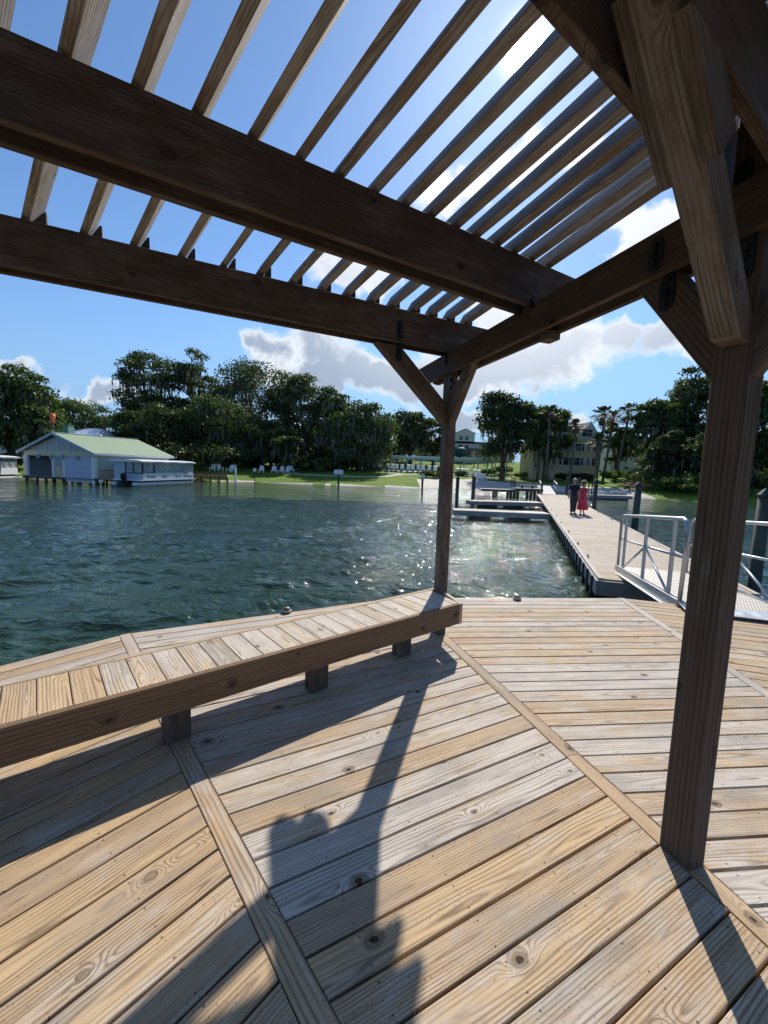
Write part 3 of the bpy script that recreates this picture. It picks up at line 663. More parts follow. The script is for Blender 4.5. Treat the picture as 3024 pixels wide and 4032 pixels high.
def finger(p, label):
    # p: four corners of the top seen in the photograph
    c = [onz(x, y, ZD) for x, y in p]
    t = empty('finger_pier', Vector((c[1].x, c[1].y, WZ)), label, 'finger pier', 'narrow finger piers beside the dock')
    a, b_, c_, d_ = [Vector(q[:2]) for q in c]     # near-left, near-right, far-right, far-left
    ax = (b_-a); L = ax.length; ax.normalize(); w = 1.05; nn = Vector((-ax.y, ax.x)); tb = MB(); x = 0
    while x < L-.1:
        q = a+ax*(x+.07); tb.timber(V3(q, ZD-.016), V3(q+nn*w, ZD-.016), .134, .032, wx=random.uniform(.5, 1.)); x += .1425
    part(tb, 'deck_boards', M['dock'], t)
    fb = MB()
    for s_ in (-.03, w+.03): fb.timber(V3(a+nn*s_, ZD-.14), V3(b_+nn*s_, ZD-.14), .05, .24)
    fb.timber(V3(a-nn*.05, ZD-.14), V3(a+nn*(w+.05), ZD-.14), .05, .24)
    part(fb, 'side_boards', M['fascia'], t); x = .8; q_ = MB()
    while x < L-1: q_.box(V3(a+ax*(x+.5)+nn*w/2, WZ+.04), (1.1, .9, .36), math.atan2(ax.y, ax.x)); x += 1.9
    q_.timber(V3(a+ax*.6+nn*w/2, WZ+.18), V3(a+ax*(L-.6)+nn*w/2, WZ+.18), .3, .1)
    part(q_, 'floats', M['float'], t)
finger([(1789, 2008), (2174, 2024), (2172, 2018), (1818, 1996)], 'nearer grey-sided finger pier left of the long dock')
finger([(1857, 1972.5), (2142, 1979.5), (2140, 1975), (1882, 1963)], 'farther grey-sided finger pier left of the long dock')

def piling(px, py, topz, r, label, name='piling'):
    q = onz(px, py, WZ); t = empty(name, (q.x, q.y, WZ), label, 'piling', 'dark round pilings with pointed caps')
    lpart(MB().tube([(0, 0, -2.5), (0, 0, -.5), (0, 0, topz-WZ-.16)], [r*1.04, r*1.02, r*.97], 16), 'pole', M['pile'], t, True)
    lpart(MB().lathe((0, 0, topz-WZ-.16), [(r*1.12, 0), (r*1.12, .045), (r*.55, .13), (.01, .19)], 16), 'cap', M['rail_fence'], t)
    return t
piling(2338, 2008, 1.40, .15, 'dark capped piling on the right of the dock just behind the walking couple')
piling(2498, 2083, 1.40, .15, 'dark capped piling in the water right of the dock above the railing corner')
piling(2967, 2316, 1.45, .125, 'nearest dark capped piling, behind the railing right of the thick post')
piling(1861, 1987, 1.31, .14, 'dark capped piling at the outer end of the farther finger pier')
piling(2230, 1945, 1.32, .15, 'dark capped piling just left of the man at the far end of the dock')
piling(2277, 1950, 1.30, .15, 'dark capped piling between the couple and the far end of the dock')
piling(1797, 1999, 1.28, .12, 'dark capped piling hidden mostly behind the centre pergola post')

# ------------------------------------------------------------------ gangway with aluminium rails
GA = R(72.0); ug, ng = U(GA), NN(GA); G0 = Vector((3.83, 5.27)); GL = 3.55; GW = 1.22; z0g, z1g = .05, -.24
gw = empty('gangway', (G0.x, G0.y, z0g), 'aluminium gangway with tube railings sloping from the deck to the dock', 'gangway')
def GP(al, lt, h): q = G0+ug*al-ng*lt; return Vector((q.x, q.y, z0g+(z1g-z0g)*al/GL+h))
tr = MB(); vs = [GP(-.1, 0, 0), GP(-.1, GW, 0), GP(GL, GW, 0), GP(GL, 0, 0)]; vs += [q-Vector((0, 0, .03)) for q in vs]
tr.add(vs, [(0, 1, 2, 3), (7, 6, 5, 4), (0, 4, 5, 1), (1, 5, 6, 2), (2, 6, 7, 3), (3, 7, 4, 0)], [[(0, 0), (0, GW), (GL, GW), (GL, 0)]]*2+[[(0, 0)]*4]*4)
part(tr, 'walkway', M['tread'], gw)
vs = [GP(-.1, -.03, .005), GP(-.1, GW+.03, .005), GP(-.36, GW+.03, -.035), GP(-.36, -.03, -.035)]; vs += [q-Vector((0, 0, .012)) for q in vs]
part(MB().add(vs, [(3, 2, 1, 0), (4, 5, 6, 7), (0, 1, 5, 4), (1, 2, 6, 5), (2, 3, 7, 6), (3, 0, 4, 7)]), 'threshold_plate', M['alu'], gw)
for sde, lt in (('l', 0.), ('r', GW)):
    g = MB(); s_ = -1 if sde == 'l' else 1
    g.timber(GP(-.05, lt+s_*.02, -.045), GP(GL+.05, lt+s_*.02, -.045), .04, .15, ch=.004)
    g.timber(GP(-.05, lt+s_*.045, -.115), GP(GL+.05, lt+s_*.045, -.115), .09, .012, ch=.002)
    part(g, 'side_beam', M['alu'], gw)
    r = MB(); H = 1.07
    top = [GP(-.02, lt, .02), GP(-.05, lt, .6), GP(-.03, lt, H-.12), GP(.02, lt, H-.03), GP(.12, lt, H), GP(GL-.18, lt, H), GP(GL-.07, lt, H-.03), GP(GL-.01, lt, H-.13), GP(GL+.0, lt, .02)]
    r.tube(top, .028, 10)
    part(r, 'railing', M['alu'], gw, True)
    for al in (.42, 1.72, 3.12): part(MB().timber(GP(al, lt, .0), GP(al, lt, H), .045, .045, up=(*ug, 0)), 'railing_post', M['alu'], gw)
    part(MB().tube([GP(-.04, lt, .58), GP(GL-.01, lt, .58)], .020, 8), 'middle_rail', M['alu'], gw, True)
    part(MB().tube([GP(.45, lt, .03), GP(1.70, lt, .56)], .018, 8), 'diagonal_brace', M['alu'], gw, True)
    part(MB().tube([GP(3.1, lt, .03), GP(1.74, lt, .56)], .018, 8), 'diagonal_brace', M['alu'], gw, True)
# ------------------------------------------------------------------ terrain
SH = [(-400, 20), (-90, 47), (-45, 48), (-34, 51), (-24, 53), (-19.6, 56.5), (-6, 55.5), (5, 57), (6.5, 56), (15, 58.5), (23, 61), (26.5, 54), (30.6, 48.6), (34, 45), (45, 36), (70, 22), (130, -10), (400, -60)]
shx = np.array([p[0] for p in SH], float); shy = np.array([p[1] for p in SH], float)
def shore(x): return np.interp(x, shx, shy)
def sst(v, a, b): t_ = np.clip((v-a)/(b-a), 0, 1); return t_*t_*(3-2*t_)
PT = np.array([-40, -4, -1, 0, 1.5, 4, 8, 12, 25, 50, 100, 400.]); PH = np.array([-3, -2, -1.1, -.80, -.50, -.22, .25, .62, 1.6, 3.9, 5.2, 8.])
def gz(x, y):
    t_ = y-shore(x); h = np.interp(t_, PT, PH)
    k_ = .42+.58*np.maximum(sst(-x, -24, -8), sst(y, 82, 104)); h = np.where(h > 0, h*k_, h)
    return h+.05*np.sin(x*.35+1)*np.cos(y*.41)*np.clip(t_/6, 0, 1)
def gpt(px, py, y0=38.):
    d = rayd(px, py); Y = y0
    while Y < 160:
        t_ = Y/d.y; z_ = CAM_H+d.z*t_
        if z_ <= float(gz(d.x*t_, Y)): return Vector((d.x*t_, Y, float(gz(d.x*t_, Y))))
        Y += .1
    return Vector((d.x*160/d.y, 160, float(gz(d.x*160/d.y, 160))))
def onG(x, y): return Vector((x, y, float(gz(x, y))))
xs = np.concatenate([np.arange(-300, -60, 12), np.arange(-60, 60, .8), np.arange(60, 301, 12)]); ys = np.concatenate([np.arange(-70, 34, 8.), np.arange(34, 90, .8), np.arange(90, 420, 10)])
X, Y = np.meshgrid(xs, ys); Z = gz(X, Y); nx, ny = len(xs), len(ys); cols = {'lawn': [], 'beach': []}
for j in range(ny-1):
    for i in range(nx-1):
        x, y = (xs[i]+xs[i+1])/2, (ys[j]+ys[j+1])/2; t_ = y-float(shore(x)); wv = .5*math.sin(x*.9)+.3*math.sin(x*2.3+1)
        b_ = (t_ < .45+wv*.4 and x < 31) or (5.5+wv < x < 23.5+wv and t_ < 9.6+wv-.02*(x-14)**2) or (23 < x < 31 and t_ < 7+wv)
        cols['beach' if b_ else 'lawn'].append((j*nx+i, j*nx+i+1, (j+1)*nx+i+1, (j+1)*nx+i))
allv = np.stack([X.ravel(), Y.ravel(), Z.ravel()], 1)
for nm, mt in (('lawn', 'grass'), ('beach', 'sand')):
    f = np.array(cols[nm]); us, inv = np.unique(f, return_inverse=True); me = bpy.data.meshes.new(nm)
    me.from_pydata(allv[us].tolist(), [], inv.reshape(f.shape).tolist()); me.materials.append(M[mt]); me.polygons.foreach_set('use_smooth', [True]*len(me.polygons))
    o = bpy.data.objects.new(nm, me); COL.objects.link(o); tag(o, kind='structure')
# the lake: a real rippled surface, finely divided near the deck and coarser with distance
wr = np.random.default_rng(3)
rr_ = [0.0, 1.5]
while rr_[-1] < 420: rr_.append(rr_[-1]*(1.009 if rr_[-1] < 30 else 1.03)+.004)
rr_ = np.array(rr_); aa_ = np.concatenate([np.arange(22, 152, .19), np.arange(152, 382, 2.)]); aa_ = np.radians(aa_)
RR, AA2 = np.meshgrid(rr_, aa_, indexing='ij'); WX, WY = RR*np.cos(AA2), RR*np.sin(AA2); WH = np.zeros_like(WX)
cell = np.where(RR < 30, RR*.009+.004, RR*.03)
qx = WX+.35*np.sin(WY*.7+.5)+.22*np.sin(WX*.9+WY*1.3); qy = WY+.4*np.sin(WX*.55+1)+.2*np.sin(WX*1.4-WY*.8)
for i in range(64):
    lam = .22*(2.6/.22)**(i/63)*wr.uniform(.9, 1.1); an = R(98)+wr.normal()*(.48 if lam < .9 else .28); k_ = 2*math.pi/lam
    slope = .088*(.9 if lam < .9 else .55); amp = slope/k_; fade = np.clip((lam/cell-2.0)/1.5, 0, 1)
    ph = k_*(qx*math.cos(an)+qy*math.sin(an))+wr.uniform(0, 6.28); grp = .55+.45*np.sin(WX*wr.uniform(.1, .5)+WY*wr.uniform(.1, .5)+wr.uniform(0, 6))
    s_ = np.sin(ph); WH += amp*fade*grp*(1-2*np.abs(np.sin(ph/2))**1.3 if lam > .5 and i % 2 else s_)
dist_shore = shore(WX)-WY; WH *= np.clip(dist_shore/5, .45, 1)
gust_ = .8+.35*np.sin(WX*.11+1.3)*np.sin(WY*.13+.4); WH *= gust_
nr, na2 = RR.shape; me = bpy.data.meshes.new('water'); co = np.stack([WX, WY, WH+WZ], -1).reshape(-1, 3)
I, J = np.meshgrid(np.arange(nr-1), np.arange(na2), indexing='ij'); J2 = (J+1) % na2
F = np.stack([I*na2+J, (I+1)*na2+J, (I+1)*na2+J2, I*na2+J2], -1).reshape(-1, 4)
me.vertices.add(len(co)); me.vertices.foreach_set('co', co.ravel()); me.loops.add(len(F)*4); me.loops.foreach_set('vertex_index', F.ravel()); me.polygons.add(len(F))
me.polygons.foreach_set('loop_start', np.arange(len(F))*4); me.polygons.foreach_set('loop_total', np.full(len(F), 4)); me.polygons.foreach_set('use_smooth', np.ones(len(F), bool)); me.update(); me.materials.append(M['water'])
o = bpy.data.objects.new('water', me); COL.objects.link(o); tag(o, kind='structure')
def ribbon(name, pts, w, mat, lift=.035):
    b = MB(); pts = [Vector(p) for p in pts]; dense = []
    for a, c in zip(pts[:-1], pts[1:]):
        n = max(2, int((c-a).length/.8))
        for k in range(n): dense.append(a.lerp(c, k/n))
    dense.append(pts[-1]); L = []; Rr = []
    for i, q in enumerate(dense):
        t_ = (dense[min(i+1, len(dense)-1)]-dense[max(i-1, 0)]).normalized(); n = Vector((-t_.y, t_.x))
        for S, s_ in ((L, 1), (Rr, -1)): e = q+n*s_*w/2; S.append((e.x, e.y, float(gz(e.x, e.y))+lift))
    n = len(dense); b.add(L+Rr, [(i, i+1, n+i+1, n+i) for i in range(n-1)]); return tag(b.build(name, mat), kind='structure')
c2_ = lambda a, b: gpt(800+a*.6028, 1300+b*.6028, 45)
ribbon('path', [c2_(560, 938).xy, c2_(700, 947).xy, c2_(880, 955).xy, c2_(1050, 960).xy, c2_(1190, 957).xy, c2_(1260, 948).xy, c2_(1300, 943).xy, c2_(1400, 944).xy], .9, M['concrete'])
ribbon('path', [c2_(1300, 943).xy, c2_(1255, 938).xy, c2_(1205, 934).xy], .8, M['concrete'], .045)

# ------------------------------------------------------------------ vegetation
def quads(name, P, A, B, prv, mat, parent=None, uvs=None):
    """P centres, A and B half-axes: one small face each"""
    n = len(P); vs = np.empty((n, 4, 3)); vs[:, 0] = P-A-B; vs[:, 1] = P+A-B; vs[:, 2] = P+A+B; vs[:, 3] = P-A+B
    me = bpy.data.meshes.new(name); me.vertices.add(n*4); me.vertices.foreach_set('co', vs.ravel())
    me.loops.add(n*4); me.loops.foreach_set('vertex_index', np.arange(n*4)); me.polygons.add(n)
    me.polygons.foreach_set('loop_start', np.arange(n)*4); me.polygons.foreach_set('loop_total', np.full(n, 4)); me.update()
    at = me.attributes.new('pr', 'FLOAT', 'FACE'); at.data.foreach_set('value', prv.astype(np.float32)); me.materials.append(mat); me.update(); me.validate()
    o = bpy.data.objects.new(name, me); COL.objects.link(o)
    if parent is not None: o.parent = parent
    return o
def unit(v): return v/np.maximum(np.linalg.norm(v, axis=1, keepdims=True), 1e-6)
def leaves(cl, rad, n, size, flat=.6):
    """n leaves round each clump centre: mostly a shell, top heavy"""
    k = len(cl); idx = np.repeat(np.arange(k), n); d = unit(rng.normal(size=(k*n, 3))); d[:, 2] = np.where(d[:, 2] < -.3, d[:, 2]*-.6, d[:, 2])
    r_ = rad[idx]*rng.uniform(.45, 1.05, k*n)**.7; P = cl[idx]+d*r_[:, None]*np.array([1, 1, flat])+rng.normal(size=(k*n, 3))*.12*rad[idx][:, None]
    nrm = unit(d+rng.normal(size=(k*n, 3))*.7); a = unit(np.cross(nrm, rng.normal(size=(k*n, 3)))); b = np.cross(nrm, a); s_ = size*rng.uniform(.5, 1.25, k*n)[:, None]
    cr = rng.uniform(0, 1, k)[idx]*.6+rng.uniform(0, .5, k*n)
    return P, a*s_*.5, b*s_*.8*.5, np.clip(cr, 0, 1)
def make_tree(x, y, H, Wd, label, cat='tree', name='oak_tree', leaf='leaf_oak', moss=0, clumps=46, per=210, size=.30, group='trees along the far shore', low=.28, seed=0, dens=1., lean=0., sparse=False, depth=.8):
    global rng
    rng = np.random.default_rng(100+seed); rd = random.Random(seed); z0 = float(gz(x, y)); t = empty(name, (x, y, z0), label, cat, group)
    cz, hz = H*(1+low)/2, H*(1-low)/2; cl = []
    while len(cl) < clumps:
        d = unit(rng.normal(size=(1, 3)))[0]; r_ = rng.uniform(.35, 1)**.5
        p = np.array([d[0]*r_*Wd/2*.93+lean*.3, d[1]*r_*Wd/2*depth*.86, cz+d[2]*r_*hz*.88])
        # taper the underside and give the outline lobes
        lob = 1+.12*math.sin(3*math.atan2(d[2], d[0])+seed*1.7)+.08*math.sin(7*math.atan2(d[2], d[0])+seed)
        p[0] *= lob; p[2] = cz+(p[2]-cz)*min(lob, 1.08)
        cl.append(p)
    cl = np.array(cl); rad = rng.uniform(.12, .19, clumps)*Wd*(.8 if sparse else 1.)
    P, A, B, prv = leaves(cl, rad, int(per*dens), size)
    lf = quads('foliage', P, A, B, prv, M[leaf], t); lf['kind'] = 'stuff'
    tb = MB(); tr = H*.024+.09; fork = H*rd.uniform(.16, .24)
    tb.tube([(0, 0, -.4), (0, 0, fork*.5), (lean*.08, 0, fork)], [tr*1.35, tr, tr*.9], 9)
    nl = 6+seed % 3; order = sorted(range(clumps), key=lambda i: math.atan2(cl[i][2]-cz, cl[i][0]))
    for k in range(nl):
        e = cl[order[int((k+.5)*clumps/nl)]]; m1 = np.array([e[0]*.35, e[1]*.35, fork+(e[2]-fork)*.45+rd.uniform(0, .06)*H]); m2 = (m1+e)/2+np.array([rd.uniform(-.4, .4), 0, rd.uniform(0, .5)])
        tb.tube([(lean*.08, 0, fork*.93), tuple(m1), tuple(m2), tuple(e)], [tr*.62, tr*.42, tr*.25, tr*.08], 6)
        for q in range(3):
            e2 = cl[order[int((k+.5)*clumps/nl+q*3+1) % clumps]]; tb.tube([tuple(m1*.4+m2*.6), tuple((m2+e2)/2+np.array([0, 0, .2])), tuple(e2)], [tr*.24, tr*.14, tr*.05], 5)
    lpart(tb, 'trunk', M['bark'], t, True)
    if moss:
        src = cl[rng.integers(0, clumps, moss)]+rng.normal(size=(moss, 3))*np.array([1, 1, .5])*Wd*.06; n = 5; Lh = rng.uniform(.5, 2.1, moss)
        PP = []; AA_ = []; BB = []
        for k in range(n):
            w = .19*(1-.16*k); seg = Lh/n; off = rng.normal(size=(moss, 3))*.05; PP.append(src+off-np.array([0, 0, 1])*(seg*(k+.5))[:, None]-np.array([0, 0, .4]))
            ang = rng.uniform(0, 3.14, moss); AA_.append(np.stack([np.cos(ang)*w, np.sin(ang)*w, np.zeros(moss)], 1)*rng.uniform(.4, 1.1, moss)[:, None]); BB.append(np.stack([np.zeros(moss), np.zeros(moss), seg*.62], 1))
        PP = np.concatenate(PP); mo = quads('hanging_moss', PP, np.concatenate(AA_), np.concatenate(BB), rng.uniform(0, 1, len(PP)), M['moss'], t); mo['kind'] = 'stuff'
    return t
D_ = 1.8228
def tree_px(cx, left, right, top, Y, label, **kw):
    """crown extents read off the photograph (1659-wide view) at distance Y"""
    a, b = atY(left*D_, 1850, Y), atY(right*D_, 1850, Y); c = atY(cx*D_, 1850, Y); tp = atY(cx*D_, top*D_, Y).z
    z0 = float(gz(c.x, Y)); return make_tree(c.x, Y, tp-z0, (b.x-a.x), label, **kw)
TR = [
 (330, 262, 400, 748, 84, 'tall dark oak at the left end of the big grove, tallest crown over the boat', dict(moss=468, clumps=58, seed=1, low=.22, dens=1.)),
 (428, 375, 492, 740, 88, 'tallest oak of the grove with thin open top and hanging moss', dict(moss=468, clumps=60, seed=2, low=.18, sparse=True)),
 (545, 440, 632, 772, 86, 'broad dark oak right of the tallest oak, behind the lawn chairs', dict(moss=540, clumps=74, seed=3, low=.12)),
 (655, 590, 722, 788, 84, 'upright dark oak with long moss at the right end of the dark grove', dict(moss=756, clumps=70, seed=4, low=.12)),
 (292, 246, 345, 880, 70, 'low dark oak beside the green boathouse roof, left of the grove', dict(moss=72, clumps=40, seed=5, low=.0)),
 (352, 285, 420, 870, 68, 'low spreading dark oak behind the tour boat', dict(moss=108, clumps=52, seed=6, low=.02)),
 (478, 395, 560, 852, 72, 'grey-green oak in front of the dark grove above the wooden landing', dict(moss=576, clumps=50, seed=7, low=.06, leaf='leaf_mid')),
 (585, 520, 640, 900, 72, 'shaded low oak between the grey-green oak and the slim lawn tree', dict(moss=288, clumps=36, seed=8, low=.05)),
 (735, 690, 790, 852, 78, 'thin bare-twigged oak with pale moss right of the dark grove', dict(moss=648, clumps=50, seed=9, low=.3, sparse=True, dens=.55, leaf='leaf_mid')),
 (775, 715, 868, 870, 74, 'mossy grey-brown oak drooping low over the end of the lawn', dict(moss=1620, clumps=70, seed=10, low=.14, dens=.9, leaf='leaf_mid')),
 (885, 850, 935, 878, 92, 'rounded green oak behind the white pavilion', dict(moss=216, clumps=50, seed=11, low=.12, leaf='leaf_oak')),
 (935, 905, 978, 898, 96, 'small oak just left of the centre pergola post', dict(moss=108, clumps=40, seed=12, low=.12)),
 (30, -75, 112, 792, 52, 'large yellow-green oak at the left edge of the photo', dict(moss=468, clumps=90, seed=13, low=.12, leaf='leaf_mid')),
 (78, 40, 116, 872, 50, 'leafy tree leaning over the boathouse peak by the orange windsock', dict(moss=108, clumps=30, seed=14, low=.05, leaf='leaf_mid')),
 (172, 106, 245, 858, 96, 'distant flat-topped oak above the white metal roof', dict(moss=144, clumps=60, seed=15, low=.1, leaf='leaf_mid')),
 (1085, 1026, 1160, 840, 76, 'big spreading oak between the gabled hotel and the yellow house', dict(moss=468, clumps=84, seed=16, low=.2, leaf='leaf_oak')),
 (1178, 1125, 1232, 868, 71, 'oak behind the palms at the left side of the yellow house', dict(moss=108, clumps=50, seed=17, low=.25, leaf='leaf_mid')),
 (1410, 1362, 1462, 842, 64, 'open leafy oak at the left end of the right-hand wood', dict(moss=360, clumps=64, seed=18, low=.05, leaf='leaf_mid')),
 (1490, 1415, 1560, 790, 66, 'tallest dark oak of the right-hand wood, left of the thick post', dict(moss=540, clumps=90, seed=19, low=.05)),
 (1630, 1560, 1740, 800, 58, 'dark oak at the right edge of the photo behind the thick post', dict(moss=360, clumps=80, seed=20, low=.05)),
 (1440, 1385, 1500, 930, 56, 'low dark tree at the water edge of the right-hand wood', dict(moss=144, clumps=34, seed=21, low=0.)),
 (1540, 1480, 1600, 920, 52, 'dense dark tree directly behind the thick post', dict(moss=144, clumps=40, seed=22, low=0.)),
 (1330, 1300, 1372, 905, 78, 'small green oak right of the tall palms', dict(moss=72, clumps=26, seed=23, low=.2, leaf='leaf_mid')),
]
for cx, l_, r_, tp, Yd, lab, kw in TR: tree_px(cx, l_, r_, tp, Yd, lab, **kw)
# the shaded wood behind: reads as one dark mass
wood_P = []
rng = np.random.default_rng(5)
cl = []
for _ in range(260):
    s_ = rng.choice(3, p=[.62, .3, .08])
    x = rng.uniform(-62, 6) if s_ == 0 else (rng.uniform(44, 84) if s_ == 1 else rng.uniform(-110, -62)); y = (rng.uniform(94, 108) if s_ == 0 else (rng.uniform(62, 80) if s_ == 1 else rng.uniform(60, 80)))
    cl.append((x, y, float(gz(x, y))+rng.uniform(0, 8.)))
for _ in range(110): x = rng.uniform(-58, -1) if rng.random() < .7 else rng.uniform(38, 70); y = (rng.uniform(69, 79) if x < 0 else rng.uniform(56, 66)); cl.append((x, y, float(gz(x, y))+rng.uniform(0, 3.4)))
cl = np.array(cl); P, A, B, prv = leaves(cl, rng.uniform(2.0, 3.2, len(cl)), 110, .62)
o = quads('far_wood', P, A, B, prv, M['leaf_oak']); tag(o, 'dark far-off wood filling the gaps behind the shore oaks', 'wood', None, 'stuff')

def shrub(p, w, h, label, leaf='leaf_oak', name='shrub', n=900, size=.30, cat='shrub', group='shrubs along the far shore', flower=False):
    global rng
    t = empty(name, p, label, cat, group); k = 12; c = rng.normal(size=(k, 3))*np.array([w*.2, w*.16, h*.1])+np.array([0, 0, h*.48])
    P, A, B, prv = leaves(c, rng.uniform(.22, .34, k)*w, n//k, size, min(1., h/w)); P[:, 2] = np.maximum(P[:, 2], .02)
    f = quads('foliage', P, A, B, prv, M[leaf], t); f['kind'] = 'stuff'
    if flower:
        sel = rng.choice(len(P), len(P)//4, False); f2 = quads('blossom', P[sel]*1.04, A[sel]*.7, B[sel]*.7, prv[sel], M['flower'], t); f2['kind'] = 'stuff'
    b = MB()
    for q in range(4): b.tube([(0, 0, -.1), (rng.normal()*w*.1, rng.normal()*w*.1, h*.6)], [.04, .015], 5)
    lpart(b, 'stem', M['bark'], t); return t
SHR = [  # photograph x, base y, width, height, leaf, label
 (1345, 1808, 3.2, 2.2, 'leaf_oak', 'dark shrub left of the stone house behind the lawn'), (1180, 1846, 5.0, 3.2, 'leaf_oak', 'big dark bush behind the chairs right of the slim tree'),
 (1235, 1846, 3.0, 2.2, 'leaf_oak', 'reddish flowering bush behind the middle of the lawn'), (1370, 1846, 3.0, 2.2, 'leaf_oak', 'flowering bush by the steps near the pair of lawn chairs'),
 (1030, 1846, 6.2, 4.2, 'leaf_oak', 'dark bush under the grove behind the leftmost lawn chair'), (950, 1848, 6.2, 4.2, 'leaf_oak', 'dark bush under the grove above the white sign board'),
 (870, 1850, 6.4, 4.4, 'leaf_oak', 'dark bush under the grove right of the wooden landing'), (790, 1852, 6.4, 4.4, 'leaf_oak', 'dark bush under the grove behind the wooden landing'),
 (720, 1852, 6.4, 4.6, 'leaf_oak', 'dark bush behind the bow of the tour boat'), (1110, 1846, 5.4, 3.2, 'leaf_oak', 'dark bush behind the slim lawn tree'), (1440, 1846, 5, 2.8, 'leaf_oak', 'dark bush under the drooping mossy oak'),
 (1500, 1848, 3.8, 2.2, 'leaf_oak', 'dark bush at the foot of the mossy oak near the loungers'), (1680, 1880, 1.8, 1.1, 'leaf_mid', 'pale green beach grass clump beside the right-hand sign post'),
 (1710, 1882, 1.6, 1.0, 'leaf_mid', 'pale green beach grass clump left of the centre pergola post'), (1745, 1860, 1.6, .9, 'leaf_mid', 'low green clump behind the beach grass'),
 (1815, 1875, 2.0, .9, 'leaf_mid', 'low green clump at the top of the beach right of the centre post'), (1980, 1868, 4.0, 1.9, 'leaf_oak', 'dark hedge clump under the big spreading oak'),
 (1920, 1872, 3.4, 1.4, 'leaf_oak', 'dark hedge clump above the pair of beach chairs'), (2060, 1885, 2.4, 1.3, 'leaf_bright', 'yellow-green ornamental grass beside the low pier'),
 (2085, 1868, 2.8, 2.6, 'leaf_oak', 'dark upright bush left of the yellow house corner'), (2130, 1884, 4.0, 1.3, 'leaf_oak', 'low dark planting before the left side of the yellow house'),
 (2220, 1890, 4.0, 1.3, 'leaf_oak', 'low dark planting before the middle of the yellow house'), (2300, 1892, 4.0, 1.3, 'leaf_oak', 'low dark planting before the right side of the yellow house'),
 (2410, 1900, 2.6, 2.2, 'leaf_bright', 'bright green broad-leaved bush right of the leaning palm'), (2560, 1925, 4.0, 2.6, 'leaf_mid', 'green bush on the bank right of the red boat'),
 (2620, 1935, 4.4, 2.0, 'leaf_mid', 'green reeds at the right-hand bank beside the water'), (2690, 1940, 4.4, 2.4, 'leaf_mid', 'green reeds just left of the thick post at the water'),
 (2500, 1905, 3.0, 2.0, 'leaf_oak', 'dark bush behind the red boat'), (2960, 1950, 6, 3., 'leaf_oak', 'dark bank bush behind the nearest piling'), (2830, 1945, 6, 3., 'leaf_oak', 'dark bank bush hidden behind the thick post'),
 (60, 1850, 4.5, 2.6, 'leaf_oak', 'dark bush behind the left-hand boat')]
for px, py, w, h, lf, lab in SHR: shrub(gpt(px, py, 40), w, h, lab, lf, flower='flowering' in lab)
# slim tree on the lawn
q = gpt(1113, 1858, 45); make_tree(q.x, q.y, 5.6, 5.5, 'slim-trunked tree standing among the lawn chairs', leaf='leaf_oak', clumps=26, seed=40, low=.5, moss=60)

def palm(px, py, Yd, top, label, lean=0., dry=False, cr=1.7):
    c = atY(px*1., 1850, Yd); x = c.x; z0 = float(gz(x, Yd)); zt = atY(px, top, Yd).z-z0-cr*.45; rd = random.Random(px); t = empty('palm_tree', (x, Yd, z0), label, 'palm', 'palms round the yellow house')
    lpart(MB().tube([(lean*-1, 0, -.4), (-lean*.5, 0, zt*.4), (0, 0, zt*.8), (0, 0, zt)], [.24, .19, .17, .2], 9), 'trunk', M['palmbark'], t, True)
    P = []; A = []; B = []; pr = []; P2_ = []; A2 = []; B2 = []; pr2 = []
    for k in range(46 if not dry else 40):
        az = rd.uniform(0, 6.283); el = rd.uniform(-1.2, 1.25); dryf = el < -.35 or dry
        d0 = Vector((math.cos(az)*math.cos(el), math.sin(az)*math.cos(el), math.sin(el))); L = cr*rd.uniform(.75, 1.1)
        for s_ in range(9):
            u_ = (s_+.5)/9; c_ = d0*L*u_+Vector((0, 0, -.5*L*u_*u_*(.6 if el > 0 else .2)))+Vector((0, 0, zt))
            if u_ < .4: wd = .03
            else: wd = .34*math.sin(math.pi*min(1, (u_-.3)/.75))
            sidev = d0.cross(Vector((0, 0, 1))).normalized()*(wd+.02)*rd.uniform(.7, 1.3); tilt = Vector((0, 0, rd.uniform(-.1, .1)))
            (P2_ if dryf else P).append(tuple(c_)); (A2 if dryf else A).append(tuple(sidev+tilt)); (B2 if dryf else B).append(tuple(d0*L/18*.8)); (pr2 if dryf else pr).append(rd.random())
    if P: quads('frond', np.array(P), np.array(A), np.array(B), np.array(pr), M['leaf_palm'], t)['kind'] = 'stuff'
    if P2_: quads('dry_frond', np.array(P2_), np.array(A2), np.array(B2), np.array(pr2), M['leaf_dry'], t)['kind'] = 'stuff'
palm(2151, 1866, 68, 1600, 'tall palm before the left corner of the yellow house', cr=2.1)
palm(2254, 1880, 66, 1660, 'brown-headed palm before the windows of the yellow house', dry=True, lean=.4, cr=1.6)
palm(2362, 1890, 66, 1605, 'tall palm at the right corner of the yellow house', cr=2.3, lean=.5)
palm(2395, 1890, 70, 1625, 'tall brown-skirted palm right of the yellow house', cr=2.0, lean=.8)
palm(2452, 1850, 68, 1595, 'leaning palm nearest the right-hand wood', cr=2.2, lean=1.2)
palm(2118, 1866, 72, 1700, 'short palm beside the balcony of the yellow house', cr=1.8)
palm(2345, 1890, 62, 1710, 'low palm with drooping fronds before the right corner of the yellow house', cr=1.9)

